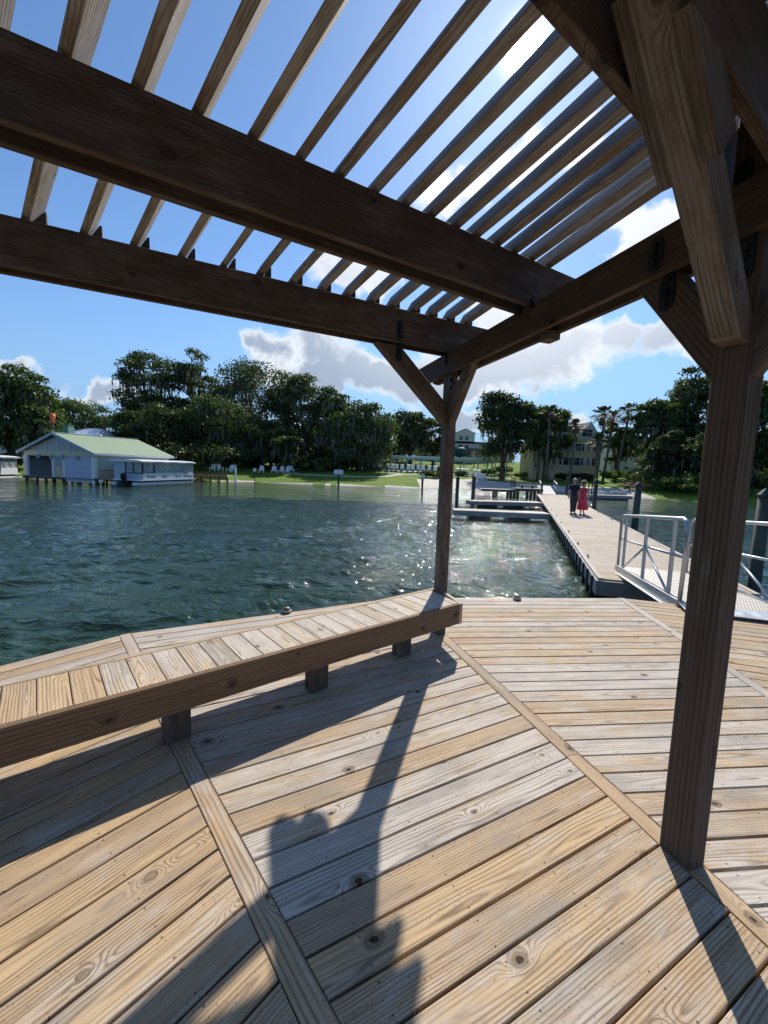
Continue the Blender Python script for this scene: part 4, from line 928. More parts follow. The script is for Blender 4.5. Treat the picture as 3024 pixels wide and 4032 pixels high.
# ------------------------------------------------------------------ buildings
def frame2(A, B):
    A, B = Vector(A), Vector(B); u_ = (B-A); L = u_.length; u_.normalize(); return A, u_, Vector((-u_.y, u_.x)), L     # n points away from the camera
def lattice():
    m, t, p = newmat('white_lattice'); o = t.node('ShaderNodeSeparateXYZ', inp={0: t.node('ShaderNodeUVMap').outputs[0]}).outputs
    a = t.m('ABSOLUTE', t.m('SUBTRACT', t.m('FRACT', t.m('DIVIDE', t.m('ADD', o[0], o[1]), .21)), .5)); b = t.m('ABSOLUTE', t.m('SUBTRACT', t.m('FRACT', t.m('DIVIDE', t.m('SUBTRACT', o[0], o[1]), .21)), .5))
    g = t.m('MAXIMUM', t.m('GREATER_THAN', a, .33), t.m('GREATER_THAN', b, .33))
    tr = t.node('ShaderNodeBsdfTransparent'); p.inputs['Base Color'].default_value = (.6, .64, .68, 1)
    mx = t.node('ShaderNodeMixShader', inp={0: g, 1: tr.outputs[0], 2: p.outputs[0]}); t.l.new(mx.outputs[0], [q for q in t.n if q.type == 'OUTPUT_MATERIAL'][0].inputs[0]); return m
M['lattice'] = lattice()
class House:
    def __init__(s, name, A, B, z, label, cat='building', group=None):
        s.A, s.u, s.n, s.L = frame2(A, B); s.z = z; s.rz = math.atan2(s.u.y, s.u.x); s.e = empty(name, (*s.A, z), label, cat, group, s.rz)
    # local frame: x along the front, y back, z up
    def box(s, nm, x0, x1, y0, y1, z0, z1, mat, parent=None):
        return lpart(MB().box(((x0+x1)/2, (y0+y1)/2, (z0+z1)/2), (x1-x0, y1-y0, z1-z0)), nm, M[mat], parent or s.e)
    def window(s, x0, x1, z0, z1, y=0., mull=1, mat='glass', fr=.09, side=None):
        P = lambda x, yy, z_: (x, yy, z_)
        f = MB(); cx, cz, w, h = (x0+x1)/2, (z0+z1)/2, x1-x0, z1-z0
        for a, b in (((x0-fr/2, y-.05, cz), (fr, .12, h+2*fr)), ((x1+fr/2, y-.05, cz), (fr, .12, h+2*fr)), ((cx, y-.05, z1+fr/2), (w, .12, fr)), ((cx, y-.05, z0-fr/2), (w, .12, fr))): f.box(a, b)
        for k in range(1, mull+1): f.box((x0+w*k/(mull+1), y-.04, cz), (.05, .08, h))
        f.box((cx, y-.035, z0+h*.62), (w, .07, .045))
        fo = lpart(f, 'window', M['white'], s.e); lpart(MB().box((cx, y-.012, cz), (w, .03, h)), 'pane', M[mat], fo)
    def gable(s, nm, x0, x1, y0, y1, z0, zr, mat, over=.3, axis='y', th=.12):
        """roof of two slopes, ridge running along y"""
        xm = (x0+x1)/2; b = MB(); a0, a1 = x0-over, x1+over; s0 = (zr-z0)/(xm-x0); e = z0-over*s0; y0, y1 = y0-over, y1+over
        for q0, q1 in (((a0, e), (xm, zr)), ((xm, zr), (a1, e))):
            vs = [(q0[0], y0, q0[1]), (q1[0], y0, q1[1]), (q1[0], y1, q1[1]), (q0[0], y1, q0[1])]; vs += [(x, y, z_+th) for x, y, z_ in vs]; Ls = math.hypot(q1[0]-q0[0], q1[1]-q0[1])
            b.add(vs, [(0, 3, 2, 1), (4, 5, 6, 7), (0, 1, 5, 4), (1, 2, 6, 5), (2, 3, 7, 6), (3, 0, 4, 7)], [[(0, 0)]*4, [(y0, 0), (y0, Ls), (y1, Ls), (y1, 0)]]+[[(0, 0)]*4]*4)
        return lpart(b, nm, M[mat], s.e)
    def tri(s, nm, x0, x1, z0, zr, y, mat, th=.06):
        xm = (x0+x1)/2; vs = [(x0, y, z0), (x1, y, z0), (xm, y, zr)]; vs += [(a, y+th, c) for a, _, c in vs]
        uv = [(x, z_) for x, _, z_ in vs]; fs = [(0, 1, 2), (5, 4, 3), (0, 3, 4, 1), (1, 4, 5, 2), (2, 5, 3, 0)]
        return lpart(MB().add(vs, fs, [[uv[j] for j in f] for f in fs]), nm, M[mat], s.e)

# boathouse standing over the water
A = atY(95, 1800, 43.3); B = atY(374, 1800, 39.5); zf = -.26
h = House('boathouse', A.xy, B.xy, zf, 'white and cream boathouse with lattice gable and green metal roof over the water', 'boathouse'); L = h.L; Dp = 8.2; ez = 2.42; rz_ = 4.22
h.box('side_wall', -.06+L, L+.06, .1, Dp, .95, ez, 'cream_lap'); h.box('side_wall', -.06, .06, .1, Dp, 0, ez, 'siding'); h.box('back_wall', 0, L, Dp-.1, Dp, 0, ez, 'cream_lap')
ow = h.box('floor', -.1, L+.1, -.1, Dp, -.14, 0, 'fascia')
u0, u1, u2, u3 = L*.055, L*.415, L*.60, L*.955       # opening, panel, garage door
h.box('header', 0, L, -.02, .10, 2.02, ez, 'cream'); h.box('front_wall', -.07, u0, -.06, .16, 0, 2.02, 'white'); h.box('front_wall', u1, u1+.28, -.06, .16, 0, 2.02, 'white'); h.box('front_wall', u2-.28, u2, -.06, .16, 0, 2.02, 'white'); h.box('front_wall', u3, L+.07, -.06, .16, -.5, 2.02, 'white')
h.box('door', u2, u3, .0, .07, -.42, 2.0, 'garage'); h.box('panel', u1+.28, u2-.28, .0, .08, 0, .95, 'cream_lap')
h.box('interior_shade', u0, u1, 2.5, 2.6, -.1, 2.02, 'shade'); h.box('interior_shade', .2, L-.2, .5, .56, 2.42, 2.6, 'shade')  # near-black sheets: the shade inside the building given as colour
def lat_panel(x0, x1, z0, z1, y=.03): 
    vs = [(x0, y, z0), (x1, y, z0), (x1, y, z1), (x0, y, z1)]; return lpart(MB().add(vs, [(0, 1, 2, 3)], [[(a, c) for a, _, c in vs]]), 'lattice', M['lattice'], h.e)
lat_panel(u1+.28, u2-.28, .95, 2.02); h.tri('lattice', .15, L-.15, ez+.08, rz_-.18, .02, 'lattice', .02)
h.tri('gable_shade', .2, L-.2, ez, rz_-.25, .9, 'shade', .05)  # dark sheet behind the lattice, its colour standing in for the loft's shade
for k in range(1, 6): x = L*k/6; hh = (rz_-.2-ez)*(1-abs(x-L/2)/(L/2)); h.box('gable_post', x-.05, x+.05, -.04, .0, ez+.05, ez+hh, 'white')
h.box('eave_beam', 0, L, -.05, .02, ez-.02, ez+.10, 'cream')
vs = [(L+.03, .4, 1.0), (L+.03, 3.6, 1.0), (L+.03, 3.6, ez-.1), (L+.03, .4, ez-.1)]; vs = [(x+.045, y, z_) for x, y, z_ in vs]; lpart(MB().add(vs, [(0, 1, 2, 3)], [[(b_, c) for _, b_, c in vs]]), 'lattice', M['lattice'], h.e)
h.box('side_wall', L-.04, L+.05, .1, Dp, 0, .93, 'cream_lap'); h.box('sill', L+.05, L+.16, .3, 3.6, .92, .99, 'white')
h.gable('roof', 0, L, 0, Dp, ez+.05, rz_, 'groof', .42, th=.07)
s0 = (rz_-ez-.05)/(L/2); xm = L/2; b = MB()
for sx in (-1, 1):
    b.timber((xm, -.45, rz_-.03), (xm+sx*(L/2+.44), -.45, rz_-.03-s0*(L/2+.44)), .05, .24, up=(0, 0, 1), ch=.005)
lpart(b, 'barge_board', M['greyblue'], h.e); lpart(MB().timber((L+.44, -.45, ez-.13), (L+.44, Dp+.4, ez-.13), .04, .2), 'eave_board', M['white'], h.e)
lpart(MB().timber((L/2, -.5, rz_+.09), (L/2, Dp+.45, rz_+.09), .3, .05), 'ridge_cap', M['white'], h.e)
for x in (u0+2.2*.9, u1+.14, u2-.14, (u2+u3)/2): lpart(MB().lathe((x, -.16, 1.75), [(.12, 0), (.15, .1), (.15, .3), (.10, .42)], 10), 'wall_lamp', M['greyblue'], h.e)
for x in (.1, L*.17, L*.3, u1+.1, u2-.1, L*.75, L-.1):
    for y in (.1, 2.6, 5.4, Dp-.2): lpart(MB().tube([(x, y, -3.), (x, y, -.15)], .11, 7), 'pile', M['dark'], h.e)
h.box('bumper_beam', -.1, u2-.3, -.2, -.08, -.24, -.10, 'dark')
# windsock, green tank and white-roofed house behind
w0 = atY(213, 1700, 45.); ws = empty('windsock', (w0.x, 45, 1.5), 'small orange windsock on a thin pole above the boathouse peak', 'windsock'); zt = atY(213, 1640, 45).z-1.5
lpart(MB().tube([(0, 0, -1.5), (0, 0, zt+.3)], .03, 6), 'pole', M['rail_fence'], ws); lpart(MB().tube([(-.1, 0, zt+.2), (-.02, -.1, zt-.1), (.12, -.15, zt-.6)], [.26, .24, .12], 10), 'sock', M['orange'], ws, True)
hh = House('white_roofed_house', atY(212, 1700, 64).xy, atY(375, 1700, 64).xy, 1.3, 'house with white metal hip roof behind the boathouse', 'house'); L2 = hh.L; zt = atY(300, 1683, 66).z-1.3; zb = atY(300, 1722, 64).z-1.3
hh.box('wall', 0, L2, 0, 7, -.5, zb, 'pale'); vs = [(-.5, -.5, zb), (L2+.5, -.5, zb), (L2+.5, 7.5, zb), (-.5, 7.5, zb), (L2*.5, 3, zt), (L2*.85, 3, zt)]
lpart(MB().add(vs, [(0, 1, 5, 4), (1, 2, 5), (2, 3, 4, 5), (3, 0, 4), (3, 2, 1, 0)]), 'roof', M['roofwhite'], hh.e)
b = MB().timber((-.5, -.5, zb+.06), (L2*.5, 3, zt+.06), .2, .08); lpart(b, 'hip_cap', M['white'], hh.e)
g0 = atY(262, 1686, 60); gt = empty('green_tank', (g0.x, 60, 1.2), 'green box-shaped roof unit left of the white metal roof', 'tank')
lpart(MB().box((0, 0, g0.z-1.2-.1), (1.25, 1.1, .95)).box((0, 0, g0.z-1.2+.42), (1.35, 1.2, .08)), 'casing', M['teal'], gt); lpart(MB().box((0, 0, (g0.z-1.8)/2-.2), (.5, .5, g0.z-1.5)), 'stand', M['dark'], gt)
# pale apartment house behind the left oak
hh = House('apartment_house', atY(-60, 1800, 70).xy, atY(128, 1800, 70).xy, .9, 'pale apartment house half hidden behind the left oak', 'building'); zt = atY(60, 1706, 70).z-.9
hh.box('wall', 0, hh.L, 0, 8, -1, zt, 'pale'); lpart(MB().box((hh.L/2, 4, zt+.1), (hh.L+.6, 8.6, .2)), 'roof', M['roofgrey'], hh.e)
for k in range(5): hh.window(.8+k*1.7, 1.7+k*1.7, zt-2.2, zt-1.1); 
for k in range(5): hh.window(.8+k*1.7, 1.7+k*1.7, zt-4.6, zt-3.4)
# stone-coloured villa behind the mossy oak
hh = House('villa', gpt(1195, 1836, 60).xy, gpt(1500, 1836, 60).xy, 1.0, 'shaded tan villa with a wide picture window behind the mossy oak', 'house'); z1 = 4.6
hh.L = hh.L; hh.box('wall', 0, hh.L, 0, 9, -1, z1, 'pale'); hh.box('roof', -.4, hh.L+.4, -.4, 9.4, z1, z1+.3, 'roofgrey'); hh.window(1.7, 3.7, 1.2, 2.6, 0, 0); hh.window(5.6, 6.4, 1., 2.4); hh.window(8.2, 9.0, 1., 2.4); hh.window(1.9, 3.4, 3.2, 4.2)
hh.box('chimney', hh.L*.7, hh.L*.7+.9, 3, 4, z1, z1+1.2, 'pale')
lpart(MB().timber((4.4, -1.8, 0.2), (5.1, -.4, 1.9), .9, .12), 'stair', M['concrete'], hh.e)
# yellow three-storey house with two gables
A = gpt(2175, 1890, 60); B_ = gpt(2352, 1896, 60); A = atY(2172, 1889, 74); B = atY(2350, 1889, 74); zb = .55
hh = House('yellow_house', A.xy, B.xy, zb, 'three-storey yellow stucco house with white windows and two steep gables', 'house'); Lh = hh.L
def zz(py): return atY(2250, py, 74).z-zb
zt = zz(1728); hh.box('wall', 0, Lh, 0, 9, -1, zt, 'yellow'); hh.box('cornice', -.15, Lh+.15, -.15, 9, zt, zt+.25, 'pale')
hh.box('upper_wall', 0, Lh, .3, 9, zt+.25, zt+.9, 'pale')
for x0, x1 in ((-.3, Lh*.42), (Lh*.52, Lh+.3)):
    hh.tri('gable', x0, x1, zt+.25, zz(1640 if x0 < 0 else 1655), .15, 'pale', .15)
hh.gable('roof', -.3, Lh*.42, .5, 9, zt+.3, zz(1642)-.1, 'roofgrey', .15); hh.gable('roof', Lh*.52, Lh+.3, .5, 9, zt+.3, zz(1657)-.1, 'roofgrey', .15)
hh.box('roof', Lh*.1, Lh*.9, 3, 8.5, zt+.8, zz(1668), 'roofgrey')
hh.window(Lh*.60, Lh*.82, zz(1722)+.2, zz(1700)+.5, .12, 1)
px2x = lambda px: (atY(px, 1800, 74).x-A.x)/hh.u.x
for (y0, y1) in ((1776, 1746), (1832, 1802)):
    for a, b_, mu in ((2174, 2187, 1), (2202, 2213, 0), (2218, 2284, 2), (2287, 2298, 0)): hh.window(px2x(a), px2x(b_), zz(y0), zz(y1), 0, mu)
    hh.window(px2x(2309), px2x(2322), zz(y0), zz(y1), 0, 1); hh.window(px2x(2330), px2x(2343), zz(y0), zz(y1), 0, 0)
for a, b_ in ((2168, 2178), (2200, 2222), (2245, 2282)): hh.window(px2x(a)+.3, px2x(b_), zz(1882), zz(1862), 0, 1)
hh.window(px2x(2304), px2x(2314), zz(1884), zz(1860), 0, 0)
hw = House('yellow_wing', atY(2092, 1889, 76).xy, atY(2168, 1889, 76).xy, zb, 'yellow side wing with dark balcony left of the three-storey house', 'house'); z2 = atY(2120, 1740, 76).z-zb
hw.box('wall', 0, hw.L, 0, 7, -1, z2, 'yellow'); hw.box('roof', -.3, hw.L+.3, -.3, 7.3, z2, z2+.25, 'roofgrey'); zq = atY(2120, 1795, 76).z-zb; hw.box('balcony', .9, hw.L, -.5, .1, zq, zq+.5, 'shade'); hw.window(.35, 1.1, zq-2.2, zq-1.); hw.window(1.9, 2.9, zq-2.2, zq-1.)
hw.window(.3, .8, zq+.7, zq+1.9); hw.window(1.3, 2.4, zq+.7, zq+1.9)
hr = House('grey_roofed_house', atY(2400, 1889, 88).xy, atY(2520, 1889, 88).xy, 1., 'pale house with grey roof glimpsed behind the right-hand palms', 'house'); z2 = atY(2430, 1735, 88).z-1.
hr.box('wall', 0, hr.L, 0, 7, -1, z2, 'pale'); hr.gable('roof', 0, hr.L, 0, 7, z2, atY(2430, 1700, 88).z-1., 'roofgrey', .3); hr.window(1, 1.8, z2-2, z2-.7); hr.window(3, 3.8, z2-2, z2-.7)
# gabled hotel with long white porch
A = atY(1640, 1798, 112); B = atY(2030, 1798, 112); zb = float(gz(A.x+8, 112))-.2
ht = House('hotel', A.xy, B.xy, zb, 'long pale hotel with white porch and a gabled end on the hill', 'building'); Lh = ht.L; zz = lambda py: atY(1850, py, 112).z-zb; xx = lambda px: (atY(px, 1800, 112).x-A.x)
ht.box('wall', 0, Lh, 2.5, 12, -1, zz(1745), 'pale'); ht.box('porch_floor', 0, Lh, 0, 2.5, -1, .5, 'concrete'); ht.box('porch_roof', -.3, Lh, -.4, 2.6, zz(1770), zz(1770)+.35, 'roofgrey'); ht.box('porch_wall', 0, Lh, 2.35, 2.5, .5, zz(1772), 'cream')
ht.box('roof', -.3, Lh+.3, 2.2, 12.4, zz(1745), zz(1742)+.35, 'roofgrey')
gx0, gx1 = xx(1795), xx(1872)
ht.box('gable_wall', gx0, gx1, 2.2, 8, zz(1770), zz(1704), 'pale'); ht.tri('gable', gx0-.3, gx1+.3, zz(1704), zz(1688), 2.15, 'pale', .2); ht.gable('roof', gx0, gx1, 2.4, 8, zz(1704)+.1, zz(1688)+.1, 'roofgrey', .3)
for px in (1817, 1841): ht.window(xx(px)-.5, xx(px)+.5, zz(1731), zz(1714), 2.2, 0); ht.window(xx(px)-.5, xx(px)+.5, zz(1765), zz(1749), 2.2, 0)
for k, px in enumerate(range(1660, 2020, 34)):
    ht.box('porch_post', xx(px)-.14, xx(px)+.14, -.1, .12, .5, zz(1771), 'white')
    if k % 1 == 0: ht.window(xx(px)+1.2-.55, xx(px)+1.2+.55, 1., zz(1775)-.2, 2.33, 0)
ht.box('porch_rail', 0, Lh, -.06, .02, 1.35, 1.43, 'white'); sl_ = MB(); x = .2
while x < Lh: sl_.box((x, -.02, .93), (.06, .05, .85)); x += .38
lpart(sl_, 'baluster', M['white'], ht.e)['kind'] = 'stuff'
aw = atY(1816, 1775, 109); dq = empty('green_awning', (aw.x, 109, zb), 'dark green domed awning over the hotel porch steps', 'awning'); z_ = zz(1765)
lpart(MB().lathe((0, 0, z_-2.2), [(1.9, 0), (1.85, .8), (1.5, 1.6), (.9, 2.1), (.02, 2.3)], 16), 'canopy', M['dkgreen'], dq, True)
for sx in (-1.6, 1.6): lpart(MB().tube([(sx, -1, -1), (sx, -1, z_-2.1)], .06, 6), 'post', M['white'], dq)
# pool pavilion: long flat roof on white posts
A = gpt(1548, 1832, 60); z0p = float(gz(5, 80)); PA = atY(1546, 1800, 80); PB_ = atY(2000, 1800, 80)
pv = House('pavilion', PA.xy, PB_.xy, z0p, 'long low white and pale green pavilion roof on posts behind the loungers', 'pavilion'); zz = lambda py: atY(1700, py, 80).z-z0p
ztop, zbot = zz(1801), zz(1811); lpart(MB().box((pv.L/2, 2, (ztop+zbot)/2), (pv.L, 4.5, ztop-zbot)), 'fascia', M['teal'], pv.e); pv.box('roof', -.2, pv.L+.2, -.4, 4.4, ztop, ztop+.12, 'white')
for k in range(9):
    x = .2+k*(pv.L-.4)/8; pv.box('post', x-.09, x+.09, -.1, .1, -.6, zbot, 'teal'); pv.box('post', x-.09, x+.09, 3.9, 4.1, -.6, zbot, 'teal')
    for sx in (-1, 1): lpart(MB().timber((x, 0, zbot-.5), (x+sx*.5, 0, zbot), .07, .07), 'bracket', M['teal'], pv.e)

# ------------------------------------------------------------------ pool terrace, fence, loungers, lawn chairs
ribbon('terrace', [(PA.x-6, 76.2), (PA.x+22, 76.2)], 3.2, M['concrete'], .12)
fx0, fx1 = gpt(1535, 1846, 60), gpt(1975, 1850, 60); fe = empty('metal_fence', fx0, 'thin dark metal fence between the lawn and the loungers', 'fence'); n = 16; b = MB()
for k in range(n+1):
    q = Vector((fx0.x+(fx1.x-fx0.x)*k/n, fx0.y, 0)); q.z = float(gz(q.x, q.y)); part(MB().tube([q-Vector((0, 0, .2)), q+Vector((0, 0, 1.15))], .04, 5), 'post', M['rail_fence'], fe)
    if k: b.tube([qp+Vector((0, 0, 1.12)), q+Vector((0, 0, 1.12))], .02, 4); b.tube([qp+Vector((0, 0, .15)), q+Vector((0, 0, .15))], .02, 4)
    if k:
        for j in range(1, 9): r_ = qp.lerp(q, j/9); b.tube([r_+Vector((0, 0, .15)), r_+Vector((0, 0, 1.1))], .008, 3)
    qp = q
part(b, 'bars', M['rail_fence'], fe)
LG = [1478, 1500, 1525, 1544, 1562, 1584, 1606, 1628, 1650, 1668, 1690, 1713, 1738, 1802, 1822, 1842, 1862, 1884]
ords = ['first', 'second', 'third', 'fourth', 'fifth', 'sixth', 'seventh', 'eighth', 'ninth', 'tenth', 'eleventh', 'twelfth', 'thirteenth']
b = MB(); b.box((0, 0, .36), (.62, 1.3, .07)); b.box((0, .75, .72), (.62, .07, .85), rot=Matrix.Rotation(-.45, 3, 'X'))
for sx in (-.26, .26):
    for sy in (-.55, .5): b.box((sx, sy, .17), (.05, .05, .34))
lme = None
for i, px in enumerate(LG):
    q = atY(px, 1830, 76.2); q.z = float(gz(q.x, 76.2))+.13
    lab = 'white sun lounger on the pool terrace, %s from the left in the row' % ords[i] if i < 13 else 'white sun lounger right of the centre post, %s of the five there' % ords[i-13]
    if lme is None: o = b.build('sun_lounger', M['white2']); lme = o.data
    else: o = bpy.data.objects.new('sun_lounger', lme); COL.objects.link(o)
    o.location = q; o.rotation_euler = (0, 0, R(180+random.uniform(-12, 12))); tag(o, lab, 'sun lounger', 'sun loungers on the pool terrace')
def adirondack(label, q, rz, group='white lawn chairs on the far shore', first=[None]):
    if first[0] is None:
        t = empty('lawn_chair', q, label, 'chair', group, rz); bk = MB()
        for k in range(5): bk.timber(((k-2)*.115, .22, .30), ((k-2)*.135, .50, 1.12-.03*abs(k-2)), .1, .02, up=(0, 1, 0))
        lpart(bk, 'backrest', M['white2'], t); st_ = MB()
        for k in range(5): st_.timber((-.28, -.30+k*.12, .40-.03*k), (.28, -.30+k*.12, .40-.03*k), .1, .02)
        lpart(st_, 'seat', M['white2'], t)
        for sx in (-1, 1):
            lpart(MB().timber((sx*.36, -.4, .60), (sx*.36, .35, .57), .13, .03), 'armrest', M['white2'], t)
            lpart(MB().timber((sx*.33, -.34, 0), (sx*.33, -.34, .59), .1, .03, up=(0, 1, 0)), 'leg', M['white2'], t)
            lpart(MB().timber((sx*.31, -.36, .36), (sx*.31, .62, .04), .03, .12), 'leg', M['white2'], t)
        first[0] = t; return t
    t = copy_tree(first[0]); t.location = q; t.rotation_euler = (0, 0, rz); t['label'] = label; return t
CH = [(1030, 1862, 'white lawn chair standing alone right of the leftmost sign board', .2), (1079, 1863, 'white lawn chair left of the slim tree trunk, farther from it', .1), (1107, 1864, 'white lawn chair just left of the slim tree trunk', -.15),
      (1127, 1864, 'white lawn chair just right of the slim tree trunk, facing left', -.5), (1148, 1860, 'white lawn chair right of the slim tree, set a little back', .35), (1258, 1851, 'left one of the two white chairs before the tan villa', .1), (1279, 1851, 'right one of the two white chairs before the tan villa', .2),
      (838, 1855, 'white chair at the left end of the wooden landing', .1), (866, 1855, 'tilted white chair in the middle of the wooden landing', .9), (905, 1860, 'left one of the two white chairs by the white landing post', -.4), (921, 1860, 'white chair right beside the white landing post', .1)]
for px, py, lab, r_ in CH:
    q = gpt(px, py, 45) if py > 1857 or px > 1200 else gpt(px, py, 45)
    adirondack(lab, q, r_+random.uniform(-.1, .1))
# tall-backed beach chairs
for i, px in enumerate((1888, 1906)): adirondack(('left' if i == 0 else 'right')+' one of the two white chairs on the beach', gpt(px, 1892, 45), .1+.1*i)

# ------------------------------------------------------------------ sign posts in the water, lamp post, landing
def signpost(px, py, topy, wboard, hboard, label, r=.09, light=False):
    q = onz(px, py, WZ); zt = atY(px, topy, q.y).z; t = empty('sign_post', (q.x, q.y, WZ), label, 'sign post', 'posts with white boards standing in the lake')
    lpart(MB().tube([(0, 0, -2), (0, 0, zt-WZ)], r, 8), 'post', M['pile'], t); lpart(MB().box((0, -r-.03, zt-WZ-hboard/2+.05), (wboard, .04, hboard)), 'board', M['white'], t)
    lpart(MB().lathe((0, 0, zt-WZ), [(r*1.5, 0), (r*1.2, .06), (.01, .22)], 8), 'cap', M['rail_fence'], t)
signpost(1003, 1918, 1846, .32, .34, 'thin post with small white board, leftmost of the three in the lake', .04)
signpost(1332, 1930, 1852, .95, .45, 'dark post with wide white board, middle of the three in the lake', .11)
signpost(1661, 1952, 1868, .34, .40, 'dark post with small white board, rightmost of the three in the lake', .10)
lp = gpt(1949, 1852, 55); t = empty('lamp_post', lp, 'dark lamp post with white globe at the edge of the terrace', 'lamp post'); zl = atY(1951, 1792, lp.y).z-lp.z
lpart(MB().tube([(0, 0, 0), (0, 0, .4), (0, 0, zl)], [.12, .07, .055], 8), 'pole', M['rail_fence'], t); lpart(MB().lathe((0, 0, zl), [(.1, 0), (.2, .12), (.2, .3), (.08, .42)], 10), 'globe', M['white2'], t, True)
# wooden landing under the grove
la = onz(800, 1890, WZ); lb = onz(893, 1890, WZ); t = empty('wooden_landing', (la.x, 52, WZ), 'low brown wooden landing with slatted side left of the lawn', 'landing')
xa, xb = atY(722, 1880, 52).x, atY(893, 1880, 52).x; b = MB(); x = xa
while x < xb: b.timber((x, 52, .02), (x, 55, .02), .18, .04, wx=.2); x += .2
part(b, 'deck_boards', M['dock'], t); b = MB(); x = xa
while x < xb: b.timber((x, 51.98, -.45), (x, 51.98, .45), .16, .03, up=(0, 1, 0), wx=.1); x += .19
part(b, 'slatted_side', M['timber'], t)
for k in range(6): xk = xa+(xb-xa)*k/5; part(MB().tube([(xk, 52.2, -2.5), (xk, 52.2, -.1)], .09, 7), 'leg', M['dark'], t)
o = MB().box((0, 0, .5), (.16, .16, 2.3)).build('white_post', M['white']); o.location = (atY(928, 1880, 53).x, 53, -.6); tag(o, 'white square post at the right end of the wooden landing', 'post')
# ------------------------------------------------------------------ tour boat
def words(txt, size, mat, parent, loc, rot, name='lettering', shear=.35):
    cu = bpy.data.curves.new(name, 'FONT'); cu.body = txt; cu.size = size; cu.shear = shear; cu.extrude = .004; cu.align_x = 'CENTER'
    o = bpy.data.objects.new(name, cu); COL.objects.link(o); bpy.context.view_layer.update()
    me = bpy.data.meshes.new_from_object(o.evaluated_get(bpy.context.evaluated_depsgraph_get())); bpy.data.objects.remove(o); me.materials.clear(); me.materials.append(mat)
    o = bpy.data.objects.new(name, me); COL.objects.link(o); o.parent = parent; o.location = loc; o.rotation_euler = rot; return o
def boat(name, p_stern_right, direction, L, Wd, label, text=None, zroof=2.35, motor=True, stripe=None):
    """local frame: x from the left side to the right side across the stern, y forward to the bow, z up from the water"""
    rz = direction-math.pi/2; c = Vector((p_stern_right[0], p_stern_right[1], WZ)); u_ = Vector((math.cos(rz), math.sin(rz), 0)); c = c-u_*Wd
    t = empty(name, c, label, 'boat', None, rz); bx = lambda nm, x0, x1, y0, y1, z0, z1, mat, par=None: lpart(MB().box(((x0+x1)/2, (y0+y1)/2, (z0+z1)/2), (x1-x0, y1-y0, z1-z0)), nm, M[mat], par or t)
    for x in (.42, Wd-.38):
        lpart(MB().tube([(x, -.5, .12), (x, -.35, .14), (x, L-.5, .14), (x, L+.1, .2), (x, L+.4, .36)], [.26, .32, .32, .27, .05], 14), 'pontoon', M['alu'], t, True)
    b = MB(); y = .1
    while y < L: b.box((Wd/2, y, .47), (Wd-.1, .12, .10)); y += .75
    lpart(b, 'cross_beams', M['dark'], t); bx('deck', 0, Wd, -.2, L+.35, .52, .60, 'white')
    bx('side_panel', Wd-.05, Wd, .2, L-.1, .60, 1.20, 'white'); bx('side_panel', 0, .05, .2, L-.1, .60, 1.20, 'white'); bx('stern_panel', Wd*.42, Wd-.05, .16, .22, .60, 1.20, 'siding'); bx('bow_panel', .05, Wd-.05, L-.16, L-.1, .6, 1.2, 'white')
    bx('stern_cabin_wall', .04, Wd*.40, .10, .2, .60, zroof-.12, 'siding')
    n = 5
    for k in range(n+1):
        y = .2+(L-.4)*k/n
        for x in (.03, Wd-.03): bx('window_post', x-.035, x+.035, y-.04, y+.04, 1.2, zroof-.1, 'navy' if k < 2 else 'alu')
    for k in range(n):
        y0, y1 = .26+(L-.4)*k/n, .14+(L-.4)*(k+1)/n
        for x in (.03, Wd-.03): bx('window', x-.008, x+.008, y0, y1, 1.2, zroof-.12, 'vinyl')
        for zq in (1.28, 1.42): lpart(MB().tube([(Wd-.1, y0+.1, zq), (Wd-.1, y1-.1, zq)], .02, 5), 'hand_rail', M['alu'], t)
        fr = MB(); fr.tube([(Wd+.005, y0+.08, zroof-.2), (Wd+.005, y0+.08, 1.42), (Wd+.005, y0+.2, 1.27), (Wd+.005, y1-.2, 1.27), (Wd+.005, y1-.08, 1.42), (Wd+.005, y1-.08, zroof-.2)], .018, 5); lpart(fr, 'window_frame', M['white'] if k else M['navy'], t)
    bx('stern_window', Wd*.42, Wd-.08, .17, .19, 1.2, zroof-.14, 'vinyl')
    for x in (Wd*.41, Wd*.68, Wd-.05): bx('window_post', x-.04, x+.04, .14, .22, 1.2, zroof-.1, 'navy')
    bx('window_sill', Wd*.41, Wd, .13, .2, 1.17, 1.24, 'navy')
    # cambered roof
    prof = [(-.18, zroof-.12), (-.18, zroof), (.3, zroof+.08), (Wd/2, zroof+.13), (Wd-.3, zroof+.08), (Wd+.18, zroof), (Wd+.18, zroof-.12)]; n_ = len(prof)
    vs = [(x, -.15, z_) for x, z_ in prof]+[(x, L+.1, z_) for x, z_ in prof]
    lpart(MB().add(vs, [tuple(range(n_)), tuple(range(2*n_-1, n_-1, -1))]+[(i, i+n_, (i+1) % n_+n_, (i+1) % n_) for i in range(n_)]), 'roof', M['white'], t)
    for k in range(3): y = 1.6+k*L/3.3; bx('roof_patch', Wd+.175, Wd+.192, y, y+1.2, zroof-.06, zroof-.005, 'greyblue')
    # benches seen through the windows
    for k in range(6): y = .9+k*(L-1.8)/5; bx('seat', .3, Wd-.3, y, y+.45, .95, 1.05, 'navy'); bx('seat_back', .3, Wd-.3, y+.4, y+.46, 1.05, 1.45, 'navy')
    if motor:
        m = MB(); m.lathe((Wd*.5, -.45, .55), [(.14, 0), (.24, .12), (.26, .45), (.2, .62), (.08, .68)], 12); lpart(m, 'outboard_motor', M['black'], t, True); bx('motor_leg', Wd*.5-.08, Wd*.5+.08, -.5, -.36, -.5, .58, 'black')
